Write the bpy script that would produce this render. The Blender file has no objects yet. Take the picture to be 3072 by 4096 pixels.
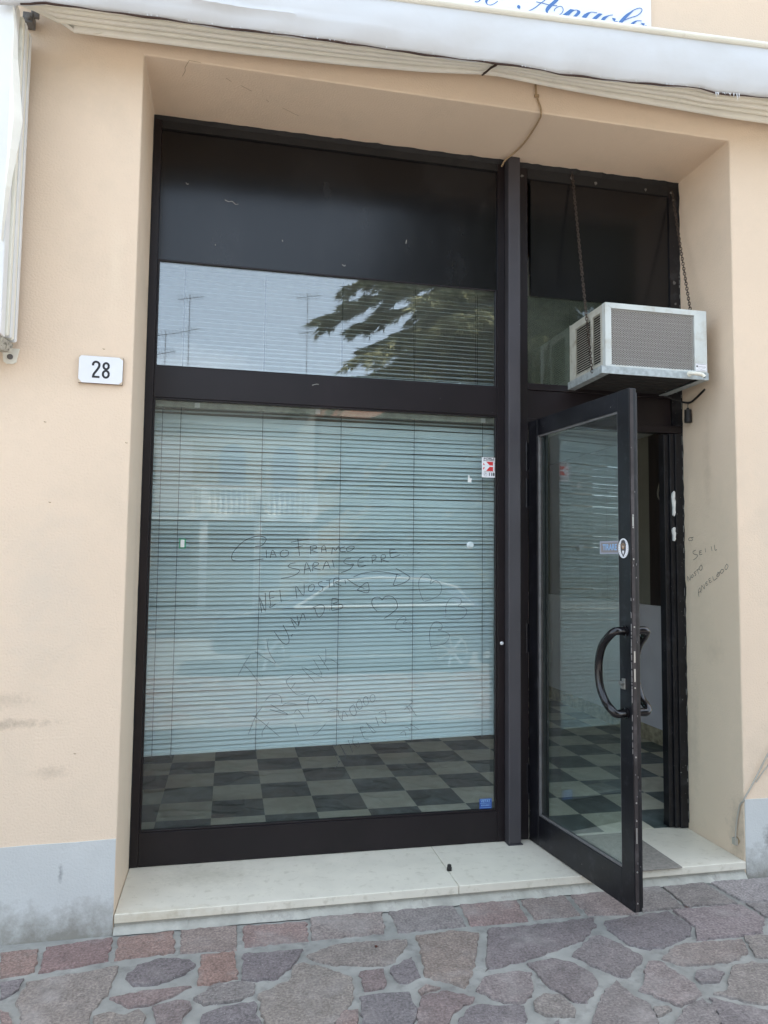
import bpy, bmesh, math, random
from mathutils import Vector, Matrix
S = bpy.context.scene; COL = S.collection
# ------------------------------------------------------------------ camera
cam_d = bpy.data.cameras.new('camera'); cam = bpy.data.objects.new('camera', cam_d); COL.objects.link(cam); S.camera = cam
cam_d.sensor_fit = 'VERTICAL'; cam_d.sensor_height = 24; cam_d.lens = 17.1414; cam_d.clip_end = 500; cam_d.clip_start = .05
R_ = ((0.97824281, -0.20716669, 0.01108906), (-0.02494096, -0.06437187, 0.99761426), (0.20595862, 0.97618555, 0.06813825))
cam.matrix_world = Matrix(((R_[0][0], R_[1][0], -R_[2][0], 0.4026912), (R_[0][1], R_[1][1], -R_[2][1], -3.09553202),
                           (R_[0][2], R_[1][2], -R_[2][2], 1.37736207), (0, 0, 0, 1)))
# ------------------------------------------------------------------ sky, sun, exposure
SUN_EL, SUN_AZ = 52, 68       # sun stands behind the building: the facade is in open shade
wd = bpy.data.worlds.new('World'); S.world = wd; wd.use_nodes = True; nt = wd.node_tree; N = nt.nodes; L = nt.links
bg = N['Background']; sky = N.new('ShaderNodeTexSky'); sky.sky_type = 'NISHITA'; sky.sun_disc = False
sky.sun_elevation = math.radians(SUN_EL); sky.sun_rotation = math.radians(SUN_AZ); sky.dust_density = 2.5; sky.ozone_density = 1.0; sky.air_density = 1.0
# thin broken cloud
tc = N.new('ShaderNodeTexCoord'); mp = N.new('ShaderNodeMapping'); mp.inputs['Scale'].default_value = (1, 1, 3.2); mp.inputs['Location'].default_value = (.3, .2, 0)
nz = N.new('ShaderNodeTexNoise'); nz.inputs['Scale'].default_value = 1.6; nz.inputs['Detail'].default_value = 7; nz.inputs['Roughness'].default_value = .55
mr = N.new('ShaderNodeMapRange'); mr.inputs[1].default_value = .56; mr.inputs[2].default_value = .76; mr.inputs[3].default_value = .0; mr.inputs[4].default_value = .6
mx = N.new('ShaderNodeMix'); mx.data_type = 'RGBA'; mx.inputs[7].default_value = (9.0, 9.6, 10.2, 1)
L.new(tc.outputs['Generated'], mp.inputs[0]); L.new(mp.outputs[0], nz.inputs['Vector']); L.new(nz.outputs[0], mr.inputs[0])
veil = N.new('ShaderNodeMix'); veil.data_type = 'RGBA'; veil.inputs[0].default_value = .46; veil.inputs[7].default_value = (6.7, 7.7, 8.7, 1)   # high thin haze
L.new(sky.outputs[0], veil.inputs[6]); L.new(mr.outputs[0], mx.inputs[0]); L.new(veil.outputs[2], mx.inputs[6]); L.new(mx.outputs[2], bg.inputs[0]); bg.inputs[1].default_value = .12
sd_ = bpy.data.lights.new('sun', 'SUN'); sd_.energy = 5.0; sd_.angle = math.radians(.55); sd_.color = (1, .95, .87)
sun = bpy.data.objects.new('sun', sd_); COL.objects.link(sun)
_e, _a = math.radians(SUN_EL), math.radians(SUN_AZ)
sun.rotation_euler = Vector((math.sin(_a)*math.cos(_e), math.cos(_a)*math.cos(_e), math.sin(_e))).to_track_quat('Z', 'Y').to_euler()
S.view_settings.view_transform = 'Standard'; S.view_settings.look = 'None'; S.view_settings.gamma = 1
S.view_settings.exposure = 1.9
S.cycles.transparent_max_bounces = 24; S.cycles.max_bounces = 10
# ------------------------------------------------------------------ traced outlines, in metres on their own planes
INK_DARK=[[[0.5239,1.4444],[0.5555,1.4496],[0.5752,1.4773],[0.5613,1.4907],[0.5242,1.4914],[0.4711,1.4687],[0.4256,1.4205],[0.4152,1.3866],[0.4334,1.3746],[0.4867,1.3752],[0.5637,1.3849]],[[0.5762,1.4281],[0.5791,1.3899]],[[0.5953,1.3901],[0.6067,1.4285],[0.6244,1.3959]],[[0.597,1.4058],[0.6207,1.4095]],[[0.6611,1.4293],[0.6463,1.4201],[0.6446,1.403],[0.6618,1.3963],[0.6807,1.4069],[0.6804,1.424],[0.6646,1.4293]],[[0.7252,1.4854],[0.7308,1.4454],[0.7351,1.4021]],[[0.6932,1.4669],[0.7289,1.4744],[0.7771,1.4821]],[[0.7123,1.4417],[0.7514,1.4513]],[[0.7888,1.4117],[0.7881,1.4498]],[[0.7846,1.4476],[0.8123,1.4522],[0.816,1.4398],[0.7919,1.4311],[0.8233,1.4191]],[[0.8421,1.4194],[0.8438,1.4471],[0.8577,1.4508],[0.8652,1.4211]],[[0.844,1.4319],[0.8649,1.4349]],[[0.8919,1.4131],[0.8963,1.4445],[0.9106,1.4307],[0.9243,1.4518],[0.9281,1.4331]],[[0.9561,1.4488],[0.9351,1.4415],[0.9353,1.4262],[0.96,1.4265]],[[0.9738,1.4491],[0.9634,1.4385],[0.9706,1.4267],[0.9918,1.434],[1.0022,1.4495],[0.9844,1.4528],[0.9703,1.4456]],[[0.7171,1.3682],[0.6932,1.3638],[0.6819,1.35],[0.7039,1.3419],[0.7349,1.3353],[0.7284,1.3181],[0.691,1.3007],[0.6489,1.2936]],[[0.7594,1.3149],[0.7688,1.3701],[0.7924,1.3255]],[[0.759,1.3369],[0.7865,1.3441]],[[0.8006,1.329],[0.8034,1.367],[0.8242,1.3707],[0.8264,1.3603],[0.8038,1.3463],[0.8387,1.3362]],[[0.8491,1.3363],[0.8659,1.378],[0.8853,1.3436]],[[0.8523,1.3537],[0.8802,1.3588]],[[0.8952,1.3853],[0.9049,1.3472]],[[0.9874,1.3948],[0.9606,1.3896],[0.9523,1.372],[0.9822,1.3619],[0.9998,1.3656],[0.9825,1.341],[0.9404,1.3232]],[[1.0528,1.3997],[1.0244,1.3868],[1.0263,1.3518],[1.0604,1.3592]],[[1.0261,1.3714],[1.0495,1.3766]],[[1.0947,1.37],[1.0921,1.4051],[1.11,1.4089],[1.1102,1.3913],[1.0945,1.3841]],[[1.1392,1.374],[1.1374,1.4092],[1.1568,1.413],[1.157,1.3968],[1.139,1.3895],[1.1753,1.3779]],[[1.1818,1.4416],[1.1822,1.4098],[1.1932,1.3993],[1.2331,1.414]],[[1.1783,1.438],[1.2073,1.4399]],[[1.1821,1.4204],[1.2147,1.4279]],[[1.2513,1.4107],[1.2477,1.4092]],[[1.2696,1.4123],[1.2733,1.4138]],[[1.2952,1.4169],[1.2989,1.4184]],[[1.3209,1.4223],[1.3371,1.426]],[[1.0007,1.3028],[1.0467,1.3206],[1.1181,1.3302],[1.1904,1.3217],[1.2377,1.3114]],[[1.2119,1.3465],[1.2558,1.3222],[1.2853,1.3011],[1.2563,1.2762],[1.2091,1.2619],[1.2018,1.2689]],[[1.2194,1.3183],[1.1997,1.2654]],[[0.5626,1.1306],[0.5495,1.205],[0.5792,1.1373],[0.5759,1.2253]],[[0.6176,1.2322],[0.5962,1.2253],[0.602,1.1711],[0.599,1.1542],[0.6257,1.1711]],[[0.5981,1.1982],[0.6196,1.205]],[[0.6446,1.2391],[0.6526,1.1813]],[[0.7273,1.1983],[0.7213,1.2564],[0.7579,1.212],[0.7603,1.2669]],[[0.8017,1.267],[0.7846,1.2567],[0.7816,1.2361],[0.7989,1.2327],[0.8103,1.2499],[0.8052,1.2671]],[[0.8487,1.2811],[0.8293,1.2741],[0.833,1.2603],[0.8505,1.2535],[0.8473,1.2362],[0.8315,1.2293]],[[0.8674,1.2846],[0.8918,1.2896]],[[0.8813,1.2882],[0.884,1.2502]],[[0.9064,1.2537],[0.9044,1.2917],[0.9267,1.2967],[0.9284,1.2829],[0.9095,1.2745],[0.9414,1.2594]],[[0.9585,1.2886],[0.9624,1.2678]],[[0.9691,1.2921],[1.0119,1.2645],[1.0548,1.2473]],[[1.0193,1.2388],[1.0687,1.2767],[1.075,1.2264],[1.0193,1.2388]],[[1.1449,1.1902],[1.1304,1.2041],[1.1053,1.202],[1.0927,1.1811],[1.1024,1.1532],[1.1205,1.1357]],[[1.1449,1.1902],[1.1627,1.2091],[1.1989,1.2056],[1.2209,1.174],[1.214,1.1425],[1.1567,1.1007]],[[0.8968,1.1984],[0.8955,1.1433]],[[0.8968,1.1984],[0.9248,1.195],[0.9229,1.1812],[0.9007,1.1708],[0.9463,1.1673],[0.943,1.1501],[0.8956,1.1398]],[[0.8837,1.1433],[0.8886,1.1419]],[[0.812,1.1538],[0.8322,1.1092],[0.8561,1.1297],[0.859,1.1606],[0.8381,1.1675],[0.8037,1.1538]],[[0.793,1.0971],[0.7978,1.0998]],[[0.7232,1.0539],[0.6983,1.1064],[0.7366,1.0688],[0.7288,1.1165]],[[0.7366,1.0688],[0.756,1.1266],[0.7703,1.0958]],[[0.6216,1.0426],[0.6564,0.995],[0.6804,0.9812],[0.6937,0.9946],[0.6862,1.0285],[0.6629,1.0727]],[[0.71,1.0283],[0.7047,1.0215],[0.7069,1.0161]],[[1.356,1.1845],[1.3372,1.227],[1.3295,1.2766],[1.344,1.3086],[1.3734,1.3195],[1.3943,1.2983],[1.3886,1.2698],[1.4181,1.2877],[1.448,1.2593],[1.4334,1.213],[1.3597,1.1831]],[[1.4713,1.1084],[1.4725,1.1631],[1.4969,1.1988],[1.5419,1.2002],[1.5533,1.1773],[1.5346,1.1595],[1.576,1.1472],[1.5761,1.1186],[1.5424,1.0952],[1.4713,1.0956]],[[1.2113,1.0515],[1.2218,1.0864],[1.2542,1.1107],[1.2667,1.0931],[1.2509,1.0757],[1.2836,1.0825],[1.302,1.0578],[1.284,1.0334],[1.2113,1.0501]],[[1.3982,0.9514],[1.3868,1.0008],[1.3938,1.0571],[1.4194,1.0838],[1.4492,1.0709],[1.4493,1.0461],[1.4308,1.0427],[1.4792,1.0281],[1.4904,1.0068],[1.4646,0.9752],[1.3981,0.9619]]]
INK_THIN=[[[0.5954,1.0086],[0.5927,0.9783],[0.6037,0.9379],[0.6302,0.8905],[0.5332,0.949]],[[0.6405,0.9454],[0.6386,0.9428]],[[0.4584,0.8371],[0.4848,0.8897],[0.5136,0.9359]],[[0.4815,0.8898],[0.5134,0.8592],[0.5668,0.7882]],[[0.5724,0.8381],[0.5725,0.8314]],[[0.7172,0.8364],[0.6839,0.8076],[0.7084,0.7681],[0.7428,0.7403],[0.7767,0.7495]],[[0.7281,0.7998],[0.7096,0.7747]],[[0.8203,0.7991],[0.7553,0.8734],[0.8543,0.8254],[0.8116,0.9063]],[[0.8353,0.9297],[0.8884,0.8519]],[[0.8694,0.9578],[0.8716,0.9067],[0.8623,0.8851]],[[0.8702,0.9067],[0.898,0.9062],[0.9367,0.8783]],[[0.5123,0.5649],[0.5434,0.6462],[0.5743,0.6903]],[[0.5301,0.6519],[0.5772,0.6186],[0.6575,0.5495]],[[0.6072,0.619],[0.5781,0.5789],[0.5767,0.5526]],[[0.587,0.7178],[0.6079,0.7405],[0.6346,0.7465],[0.6584,0.7359],[0.6658,0.7023]],[[0.6121,0.7005],[0.6529,0.676],[0.6958,0.65],[0.6093,0.6773]],[[0.666,0.6923],[0.6893,0.7049],[0.7382,0.6969]],[[0.794,0.6616],[0.788,0.6921],[0.7942,0.7289],[0.8111,0.7372],[0.8286,0.7178],[0.8393,0.696],[0.8734,0.718],[0.9011,0.7091]],[[0.7721,0.6322],[0.7407,0.672],[0.7241,0.6571]],[[0.7284,0.6069],[0.7392,0.5731],[0.7477,0.5528]],[[0.8145,0.549],[0.8415,0.5661],[0.8753,0.6019]],[[0.8847,0.6589],[0.9157,0.6667],[0.94,0.6605]],[[0.9366,0.6606],[0.9405,0.6334],[0.9617,0.6111]],[[0.9546,0.6161],[0.9609,0.6599],[0.9822,0.6321]],[[1.0094,0.689],[0.9921,0.6725],[0.996,0.6486],[1.0137,0.6345],[1.0239,0.6512],[1.0094,0.689]],[[1.0336,0.7122],[1.0235,0.6852],[1.0378,0.6644],[1.0517,0.6776],[1.0442,0.7085],[1.0336,0.7122]],[[1.0652,0.725],[1.0563,0.7048],[1.0692,0.6839],[1.0818,0.6938],[1.0758,0.7213],[1.0652,0.725]],[[1.0969,0.7345],[1.09,0.7141],[1.1009,0.6967],[1.1149,0.71],[1.1111,0.7307],[1.0969,0.7345]],[[0.9235,0.3884],[0.9471,0.4242]],[[0.919,0.459],[0.9438,0.4177]],[[0.946,0.5016],[0.9817,0.4328]],[[0.946,0.5016],[0.978,0.4498]],[[0.9838,0.5237],[1.0077,0.462]],[[1.0115,0.5416],[1.0084,0.5093],[1.0262,0.4883],[1.0423,0.491],[1.0329,0.5117]],[[1.0425,0.5792],[1.0642,0.5274],[1.0854,0.5232]],[[1.0425,0.5792],[1.06,0.5819]],[[1.0533,0.555],[1.0709,0.5578]],[[1.0738,0.6005],[1.1062,0.5531],[1.1167,0.5595],[1.0739,0.5985]],[[1.1194,0.6277],[1.1341,0.5862],[1.1377,0.5827]],[[1.1334,0.6444],[1.1618,0.6538],[1.1707,0.626],[1.166,0.5919],[1.1445,0.6132]],[[1.2621,0.6576],[1.3052,0.6944],[1.287,0.6983]],[[1.2691,0.6781],[1.2911,0.6498]],[[1.2872,0.6776],[1.3239,0.6246]],[[1.2417,0.5413],[1.2631,0.5542],[1.2705,0.5299]],[[1.2665,0.5713],[1.2846,0.5672],[1.2883,0.5533]],[[1.2916,0.5877],[1.3353,0.5585]]]
INK_WALL=[[[0.3529,1.5248],[0.38,1.5238],[0.3903,1.5148],[0.3754,1.5082],[0.3533,1.5107],[0.36,1.5201],[0.3449,1.527]],[[0.3272,1.458],[0.3521,1.4492],[0.3425,1.4368],[0.3104,1.4305],[0.3284,1.4154],[0.3503,1.4062]],[[0.2982,1.4516],[0.2968,1.4334],[0.2747,1.4363]],[[0.3001,1.4516],[0.2789,1.4544]],[[0.2985,1.4425],[0.2811,1.4454]],[[0.2501,1.466],[0.246,1.445]],[[0.2015,1.4741],[0.1949,1.4515]],[[0.1757,1.4824],[0.172,1.4559],[0.1566,1.4586]],[[0.3966,1.2918],[0.4039,1.3195],[0.3793,1.2985],[0.3804,1.3292]],[[0.3605,1.3296],[0.3708,1.3171],[0.361,1.3124],[0.3507,1.3236],[0.3605,1.3296]],[[0.3304,1.3472],[0.3454,1.339],[0.3289,1.3302],[0.341,1.3208]],[[0.3254,1.3515],[0.3008,1.3609]],[[0.3155,1.3547],[0.3094,1.3336]],[[0.2908,1.3761],[0.3027,1.3639],[0.2915,1.352],[0.2769,1.3612],[0.2811,1.3791],[0.2908,1.3761]],[[0.307,1.216],[0.3121,1.2399],[0.2989,1.2615],[0.2901,1.2348]],[[0.3122,1.2369],[0.2918,1.2437]],[[0.285,1.247],[0.2842,1.274],[0.261,1.2569],[0.265,1.2806]],[[0.2364,1.2963],[0.2506,1.29],[0.2464,1.2753],[0.2322,1.2817]],[[0.2508,1.284],[0.2367,1.2874]],[[0.2268,1.3084],[0.2181,1.291],[0.2041,1.2973]],[[0.2268,1.3084],[0.2128,1.3135]],[[0.2224,1.2997],[0.2103,1.303]],[[0.1941,1.3239],[0.1857,1.3036],[0.1583,1.316]],[[0.1529,1.3451],[0.1624,1.3275],[0.1536,1.3219],[0.1399,1.3366],[0.1529,1.3451]],[[0.1643,1.3246],[0.1351,1.3483]],[[0.1241,1.36],[0.1352,1.3454],[0.1221,1.3398],[0.1068,1.3544],[0.1241,1.36]],[[0.0859,1.3861],[0.0994,1.3689],[0.0911,1.3575],[0.0751,1.3748],[0.0859,1.3861]]]
CRACK=[[[0.1853,-0.0071],[0.1653,0.0424],[0.164,0.0656],[0.15,0.1047]],[[0.1853,-0.0071],[0.211,-0.0056],[0.233,-0.0031]],[[0.3362,0.0731],[0.3613,0.0946]],[[0.402,0.1112],[0.4519,0.1411]],[[0.5185,0.189],[0.532,0.2033]],[[0.5959,0.2331],[0.6761,0.2787]]]
STONES=[[[-0.3848,-0.0708],[-0.2528,-0.0663],[-0.2307,-0.2181],[-0.3368,-0.2418]],[[-0.2317,-0.0569],[0.0021,-0.0271],[0.0129,-0.1925],[-0.2158,-0.2328]],[[0.0246,-0.0366],[0.2292,-0.0213],[0.2406,-0.1827],[0.0309,-0.1959]],[[0.2534,-0.0166],[0.4721,-0.0204],[0.47,-0.2063],[0.2602,-0.1913]],[[0.4945,-0.034],[0.7425,-0.0385],[0.7404,-0.1891],[0.4959,-0.1911]],[[0.7636,-0.017],[1.0667,-0.0195],[1.0351,-0.1875],[0.7497,-0.1856]],[[1.092,-0.0119],[1.3754,-0.008],[1.372,-0.1893],[1.0898,-0.1923]],[[1.3997,-0.0125],[1.6573,-0.0235],[1.6352,-0.2],[1.3892,-0.1963]],[[1.6746,-0.0202],[1.8798,-0.0203],[1.8684,-0.1938],[1.6641,-0.1916]],[[1.908,-0.0187],[2.2436,-0.0112],[2.112,-0.2292],[1.897,-0.1991]],[[2.2687,-0.0039],[2.3489,-0.0092],[2.3318,-0.2076],[2.1394,-0.2158]],[[2.3597,-0.016],[2.5697,-0.0109],[2.5893,-0.2233],[2.3514,-0.2113]],[[2.5977,-0.0087],[2.9035,-0.0224],[3.0113,-0.0294],[2.8329,-0.2355],[2.6216,-0.2183]],[[-0.2441,-0.2851],[0.0546,-0.2346],[0.0453,-0.4158],[0.0088,-0.4925],[0.0118,-0.6447],[-0.1621,-0.6111],[-0.2471,-0.3991]],[[-0.3283,-0.2719],[-0.2536,-0.262],[-0.2655,-0.343],[-0.2982,-0.3789]],[[-0.282,-0.4366],[-0.2425,-0.4809],[-0.1996,-0.6038],[-0.237,-0.5966]],[[0.1159,-0.2508],[0.1769,-0.2236],[0.2336,-0.2233],[0.3003,-0.247],[0.3247,-0.2828],[0.289,-0.3363],[0.1997,-0.3839],[0.1196,-0.3783],[0.0859,-0.3224]],[[0.3368,-0.2172],[0.459,-0.2125],[0.4649,-0.3017],[0.4718,-0.4003],[0.3935,-0.4139],[0.3332,-0.4122]],[[0.4906,-0.2431],[0.7123,-0.2488],[0.6793,-0.3268],[0.6549,-0.3685],[0.6061,-0.4259],[0.4795,-0.4161]],[[0.0499,-0.4365],[0.1723,-0.4132],[0.3149,-0.4156],[0.2518,-0.4686],[0.1813,-0.5005],[0.1202,-0.5014]],[[0.3215,-0.4912],[0.386,-0.4264],[0.4873,-0.4218],[0.5298,-0.4469],[0.5162,-0.5059],[0.4552,-0.5337],[0.3587,-0.5345]],[[0.1937,-0.5155],[0.2682,-0.4914],[0.3134,-0.5065],[0.3223,-0.5402],[0.2959,-0.5845],[0.2925,-0.6989],[0.2342,-0.6877],[0.2046,-0.5548]],[[0.0153,-0.5305],[0.0622,-0.5176],[0.1151,-0.5436],[0.1544,-0.518],[0.1806,-0.5623],[0.1862,-0.6784],[0.0357,-0.6493]],[[0.3533,-0.5895],[0.4181,-0.5586],[0.5225,-0.5466],[0.5508,-0.7378],[0.5503,-0.7487],[0.3405,-0.7082]],[[0.6643,-0.3551],[0.7033,-0.3392],[0.796,-0.403],[0.8647,-0.4679],[0.8492,-0.583],[0.8155,-0.6474],[0.7241,-0.7713],[0.5571,-0.7501],[0.5314,-0.5089],[0.6496,-0.4342]],[[0.7164,-0.294],[0.8273,-0.2401],[0.9344,-0.2397],[1.114,-0.2508],[1.1142,-0.2684],[1.0353,-0.3944],[0.9866,-0.4163],[0.906,-0.3979],[0.8001,-0.3732],[0.738,-0.3301]],[[0.8949,-0.4368],[0.9829,-0.4339],[0.9728,-0.5315],[0.9584,-0.5497],[0.8876,-0.554]],[[0.8644,-0.5859],[0.952,-0.5799],[1.0392,-0.5885],[1.0447,-0.6852],[0.9753,-0.8309],[0.8333,-0.8034]],[[0.723,-0.7799],[0.8071,-0.6521],[0.8538,-0.6548],[0.8229,-0.8014]],[[1.1504,-0.2309],[1.3089,-0.2206],[1.404,-0.2569],[1.3413,-0.4042],[1.2884,-0.5192],[1.231,-0.6018],[1.1129,-0.5079],[1.1379,-0.3657]],[[1.0038,-0.4349],[1.0994,-0.3779],[1.0992,-0.5053],[1.0427,-0.5378],[1.0047,-0.5062]],[[1.4449,-0.2313],[1.697,-0.231],[1.9158,-0.2228],[1.8966,-0.2781],[1.7979,-0.3708],[1.6658,-0.4241],[1.5356,-0.4654],[1.333,-0.5157]],[[1.6866,-0.4778],[1.8112,-0.3733],[1.8619,-0.3613],[1.8915,-0.4062],[1.9447,-0.5348],[1.9246,-0.5631],[1.8138,-0.6488],[1.7911,-0.6416],[1.7488,-0.5796]],[[1.5002,-0.4952],[1.6032,-0.4782],[1.66,-0.5129],[1.7074,-0.6064],[1.6884,-0.6752],[1.6049,-0.7607],[1.5623,-0.746],[1.5137,-0.6348]],[[1.2617,-0.6215],[1.315,-0.5538],[1.4332,-0.5392],[1.4953,-0.5586],[1.4388,-0.6893],[1.4029,-0.7154],[1.3323,-0.7084]],[[1.0708,-0.6188],[1.1647,-0.6029],[1.2486,-0.6595],[1.2325,-0.6828],[1.1513,-0.7244],[1.0852,-0.841],[1.0786,-0.8508],[0.9884,-0.8334]],[[1.0691,-0.5887],[1.1031,-0.5592],[1.1491,-0.5861],[1.0725,-0.6124]],[[1.211,-0.7108],[1.2375,-0.7031],[1.3928,-0.7393],[1.3291,-0.8993],[1.0891,-0.8529]],[[1.4294,-0.7205],[1.4829,-0.6842],[1.5341,-0.7008],[1.5494,-0.7884],[1.5287,-0.8216],[1.4395,-0.7983],[1.4152,-0.7626]],[[1.6693,-0.7267],[1.77,-0.655],[1.7733,-0.733],[1.8066,-0.8123],[1.7866,-0.8773],[1.7383,-0.9783],[1.5072,-0.9337]],[[1.9456,-0.5671],[1.9877,-0.5751],[2.0225,-0.7176],[2.0129,-0.7924],[1.9013,-0.8369],[1.8119,-0.7267]],[[1.807,-0.8252],[1.8597,-0.8289],[1.8599,-0.848],[1.7937,-0.8726]],[[2.0053,-0.5625],[2.1014,-0.4894],[2.1469,-0.4807],[2.2551,-0.4836],[2.4008,-0.4934],[2.3578,-0.5802],[2.2494,-0.6248],[2.1519,-0.6268],[2.055,-0.6162]],[[2.0484,-0.6935],[2.0842,-0.6556],[2.1537,-0.6504],[2.175,-0.688],[2.1188,-0.736],[2.0501,-0.7301]],[[2.05,-0.7927],[2.1103,-0.7837],[2.2264,-0.655],[2.3278,-0.6365],[2.4016,-0.6774],[2.2311,-0.9002],[2.1382,-0.8629]],[[1.7453,-0.9797],[1.8936,-0.8545],[1.998,-0.8097],[2.0063,-0.8761],[1.928,-1.015]],[[2.0215,-0.8075],[2.2033,-0.9328],[2.1042,-1.049],[1.9421,-1.0177]],[[2.4237,-0.4707],[2.58,-0.491],[2.4416,-0.6533],[2.3608,-0.6137]],[[1.9388,-0.2569],[2.2522,-0.2286],[2.2659,-0.3666],[2.2157,-0.4316],[2.0977,-0.4801],[1.9996,-0.4956],[1.9396,-0.4502],[1.9147,-0.3196]],[[2.2692,-0.2276],[2.5918,-0.2346],[2.6094,-0.3526],[2.5202,-0.4614],[2.4101,-0.4682],[2.2161,-0.4675],[2.2798,-0.3692]],[[2.6221,-0.225],[2.8013,-0.2452],[2.6954,-0.3687],[2.6218,-0.3509]],[[1.3755,-0.8971],[1.4746,-0.8258],[1.4129,-0.9154]]]
SCRIPT=[[[1.4868,4.0157,0.0082],[1.4781,3.9847,0.007],[1.4722,3.9748,0.0041],[1.4634,3.9692,0.0023],[1.4517,3.9694,0.0018]],[[1.5399,4.0371,0.0095],[1.5163,3.9974,0.0142],[1.5075,3.9782,0.01],[1.5134,3.9663,0.0041],[1.5282,3.9653,0.0024],[1.5488,3.9767,0.0018],[1.5636,3.9911,0.0018]],[[1.6681,3.9817,0.0205],[1.6687,3.9807,0.0205]],[[1.6681,3.971,0.0042],[1.6891,3.964,0.0024],[1.7193,3.9711,0.0024],[1.7496,3.9913,0.0024],[1.7801,4.0206,0.0024],[1.8047,4.043,0.0024],[1.8602,4.1132,0.0025]],[[1.7558,4.0211,0.0024],[1.7862,4.0205,0.0024],[1.8229,4.0174,0.0031],[1.8628,4.0202,0.0018]],[[1.8973,4.12,0.0136],[1.8723,4.0731,0.0198],[1.8537,4.0427,0.021],[1.8259,4.0137,0.0221],[1.8118,3.9932,0.0184],[1.8093,3.9808,0.0098],[1.8166,3.9719,0.0043],[1.8472,3.9694,0.0025],[1.878,3.9808,0.0025],[1.8923,4.0013,0.0025],[1.8874,4.0186,0.0025],[1.872,4.0188,0.0025],[1.8504,4.003,0.0018],[1.8473,3.9905,0.0018]],[[1.94,4.0157,0.0212],[1.9151,3.9933,0.0223],[1.8933,3.9714,0.0223],[1.8716,3.9436,0.0136]],[[1.9181,3.9817,0.0025],[1.9462,4.0108,0.005],[1.968,4.0164,0.0137],[1.9723,4.0062,0.0175],[1.9585,3.9887,0.0175],[1.941,3.9706,0.0162],[1.9334,3.9512,0.0062],[1.9582,3.9555,0.0019],[1.9833,3.9779,0.0019],[2.0054,4.0047,0.0019]],[[2.0684,4.0212,0.0038],[2.0369,4.0187,0.0076],[2.0179,4.0069,0.0188],[2.0009,3.984,0.0188],[1.9926,3.9674,0.0088]],[[2.0873,4.0202,0.0203],[2.0618,3.9963,0.0215],[2.0396,3.9724,0.0189],[2.0142,3.9409,0.01]],[[2.1507,4.0239,0.0038],[2.1348,4.0199,0.0051],[2.1125,4.0075,0.0178],[2.0977,3.9903,0.0178],[2.0868,3.9714,0.0101]],[[2.155,4.0087,0.0179],[2.1569,4.0048,0.0179],[2.1599,3.9931,0.0026],[2.1759,3.9958,0.0019]],[[2.2569,4.0632,0.0078],[2.2309,4.0402,0.0181],[2.2049,4.0112,0.0206],[2.1886,3.9888,0.0179],[2.1756,3.9682,0.0064]],[[2.2505,4.0609,0.0032],[2.283,4.0801,0.0026],[2.3025,4.0836,0.0026],[2.3056,4.0705,0.0026],[2.2825,4.0449,0.0019],[2.2436,4.0258,0.0019],[2.2112,4.008,0.0019]],[[2.3048,4.0198,0.0039],[2.2789,4.0165,0.0104],[2.2574,4.0006,0.0168],[2.2462,3.9851,0.0129],[2.2396,3.9668,0.0064]],[[2.3099,4.0095,0.0195],[2.3105,4.0065,0.0195],[2.3142,3.9967,0.0026],[2.3305,3.9995,0.002]]]
AW_BOT=[[-0.3095,3.4921],[0.0083,3.5056],[0.408,3.5163],[0.8654,3.5377],[1.2032,3.5608],[1.4774,3.5917]]
AW_BOT2=[[1.4845,3.5975],[1.6169,3.5918],[1.926,3.5785],[2.3127,3.5705],[2.7317,3.5642],[2.9591,3.5668]]
VAL_BOT=[[-0.4379,3.4636],[-0.3858,3.4709],[-0.3335,3.4851],[-0.2264,3.485],[-0.0904,3.4885],[0.0952,3.4982],[0.4053,3.5032],[0.7357,3.5117],[0.9831,3.5198],[1.4417,3.5292],[1.6685,3.5344],[1.7625,3.5273],[1.8457,3.5356],[2.0885,3.545],[2.4675,3.567],[2.5452,3.5546],[2.8271,3.5782]]
VAL_TOP=[[1.1617,3.7603],[1.8476,3.7912],[2.8343,3.8331]]
# ------------------------------------------------------------------ helpers
def srgb(r, g, b):
    f = lambda c: (c/255/12.92) if c/255 <= .04045 else ((c/255+.055)/1.055)**2.4
    return (f(r), f(g), f(b), 1)

def newmat(name):
    m = bpy.data.materials.new(name); m.use_nodes = True
    nt = m.node_tree; b = nt.nodes['Principled BSDF']
    return m, nt, b

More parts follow.
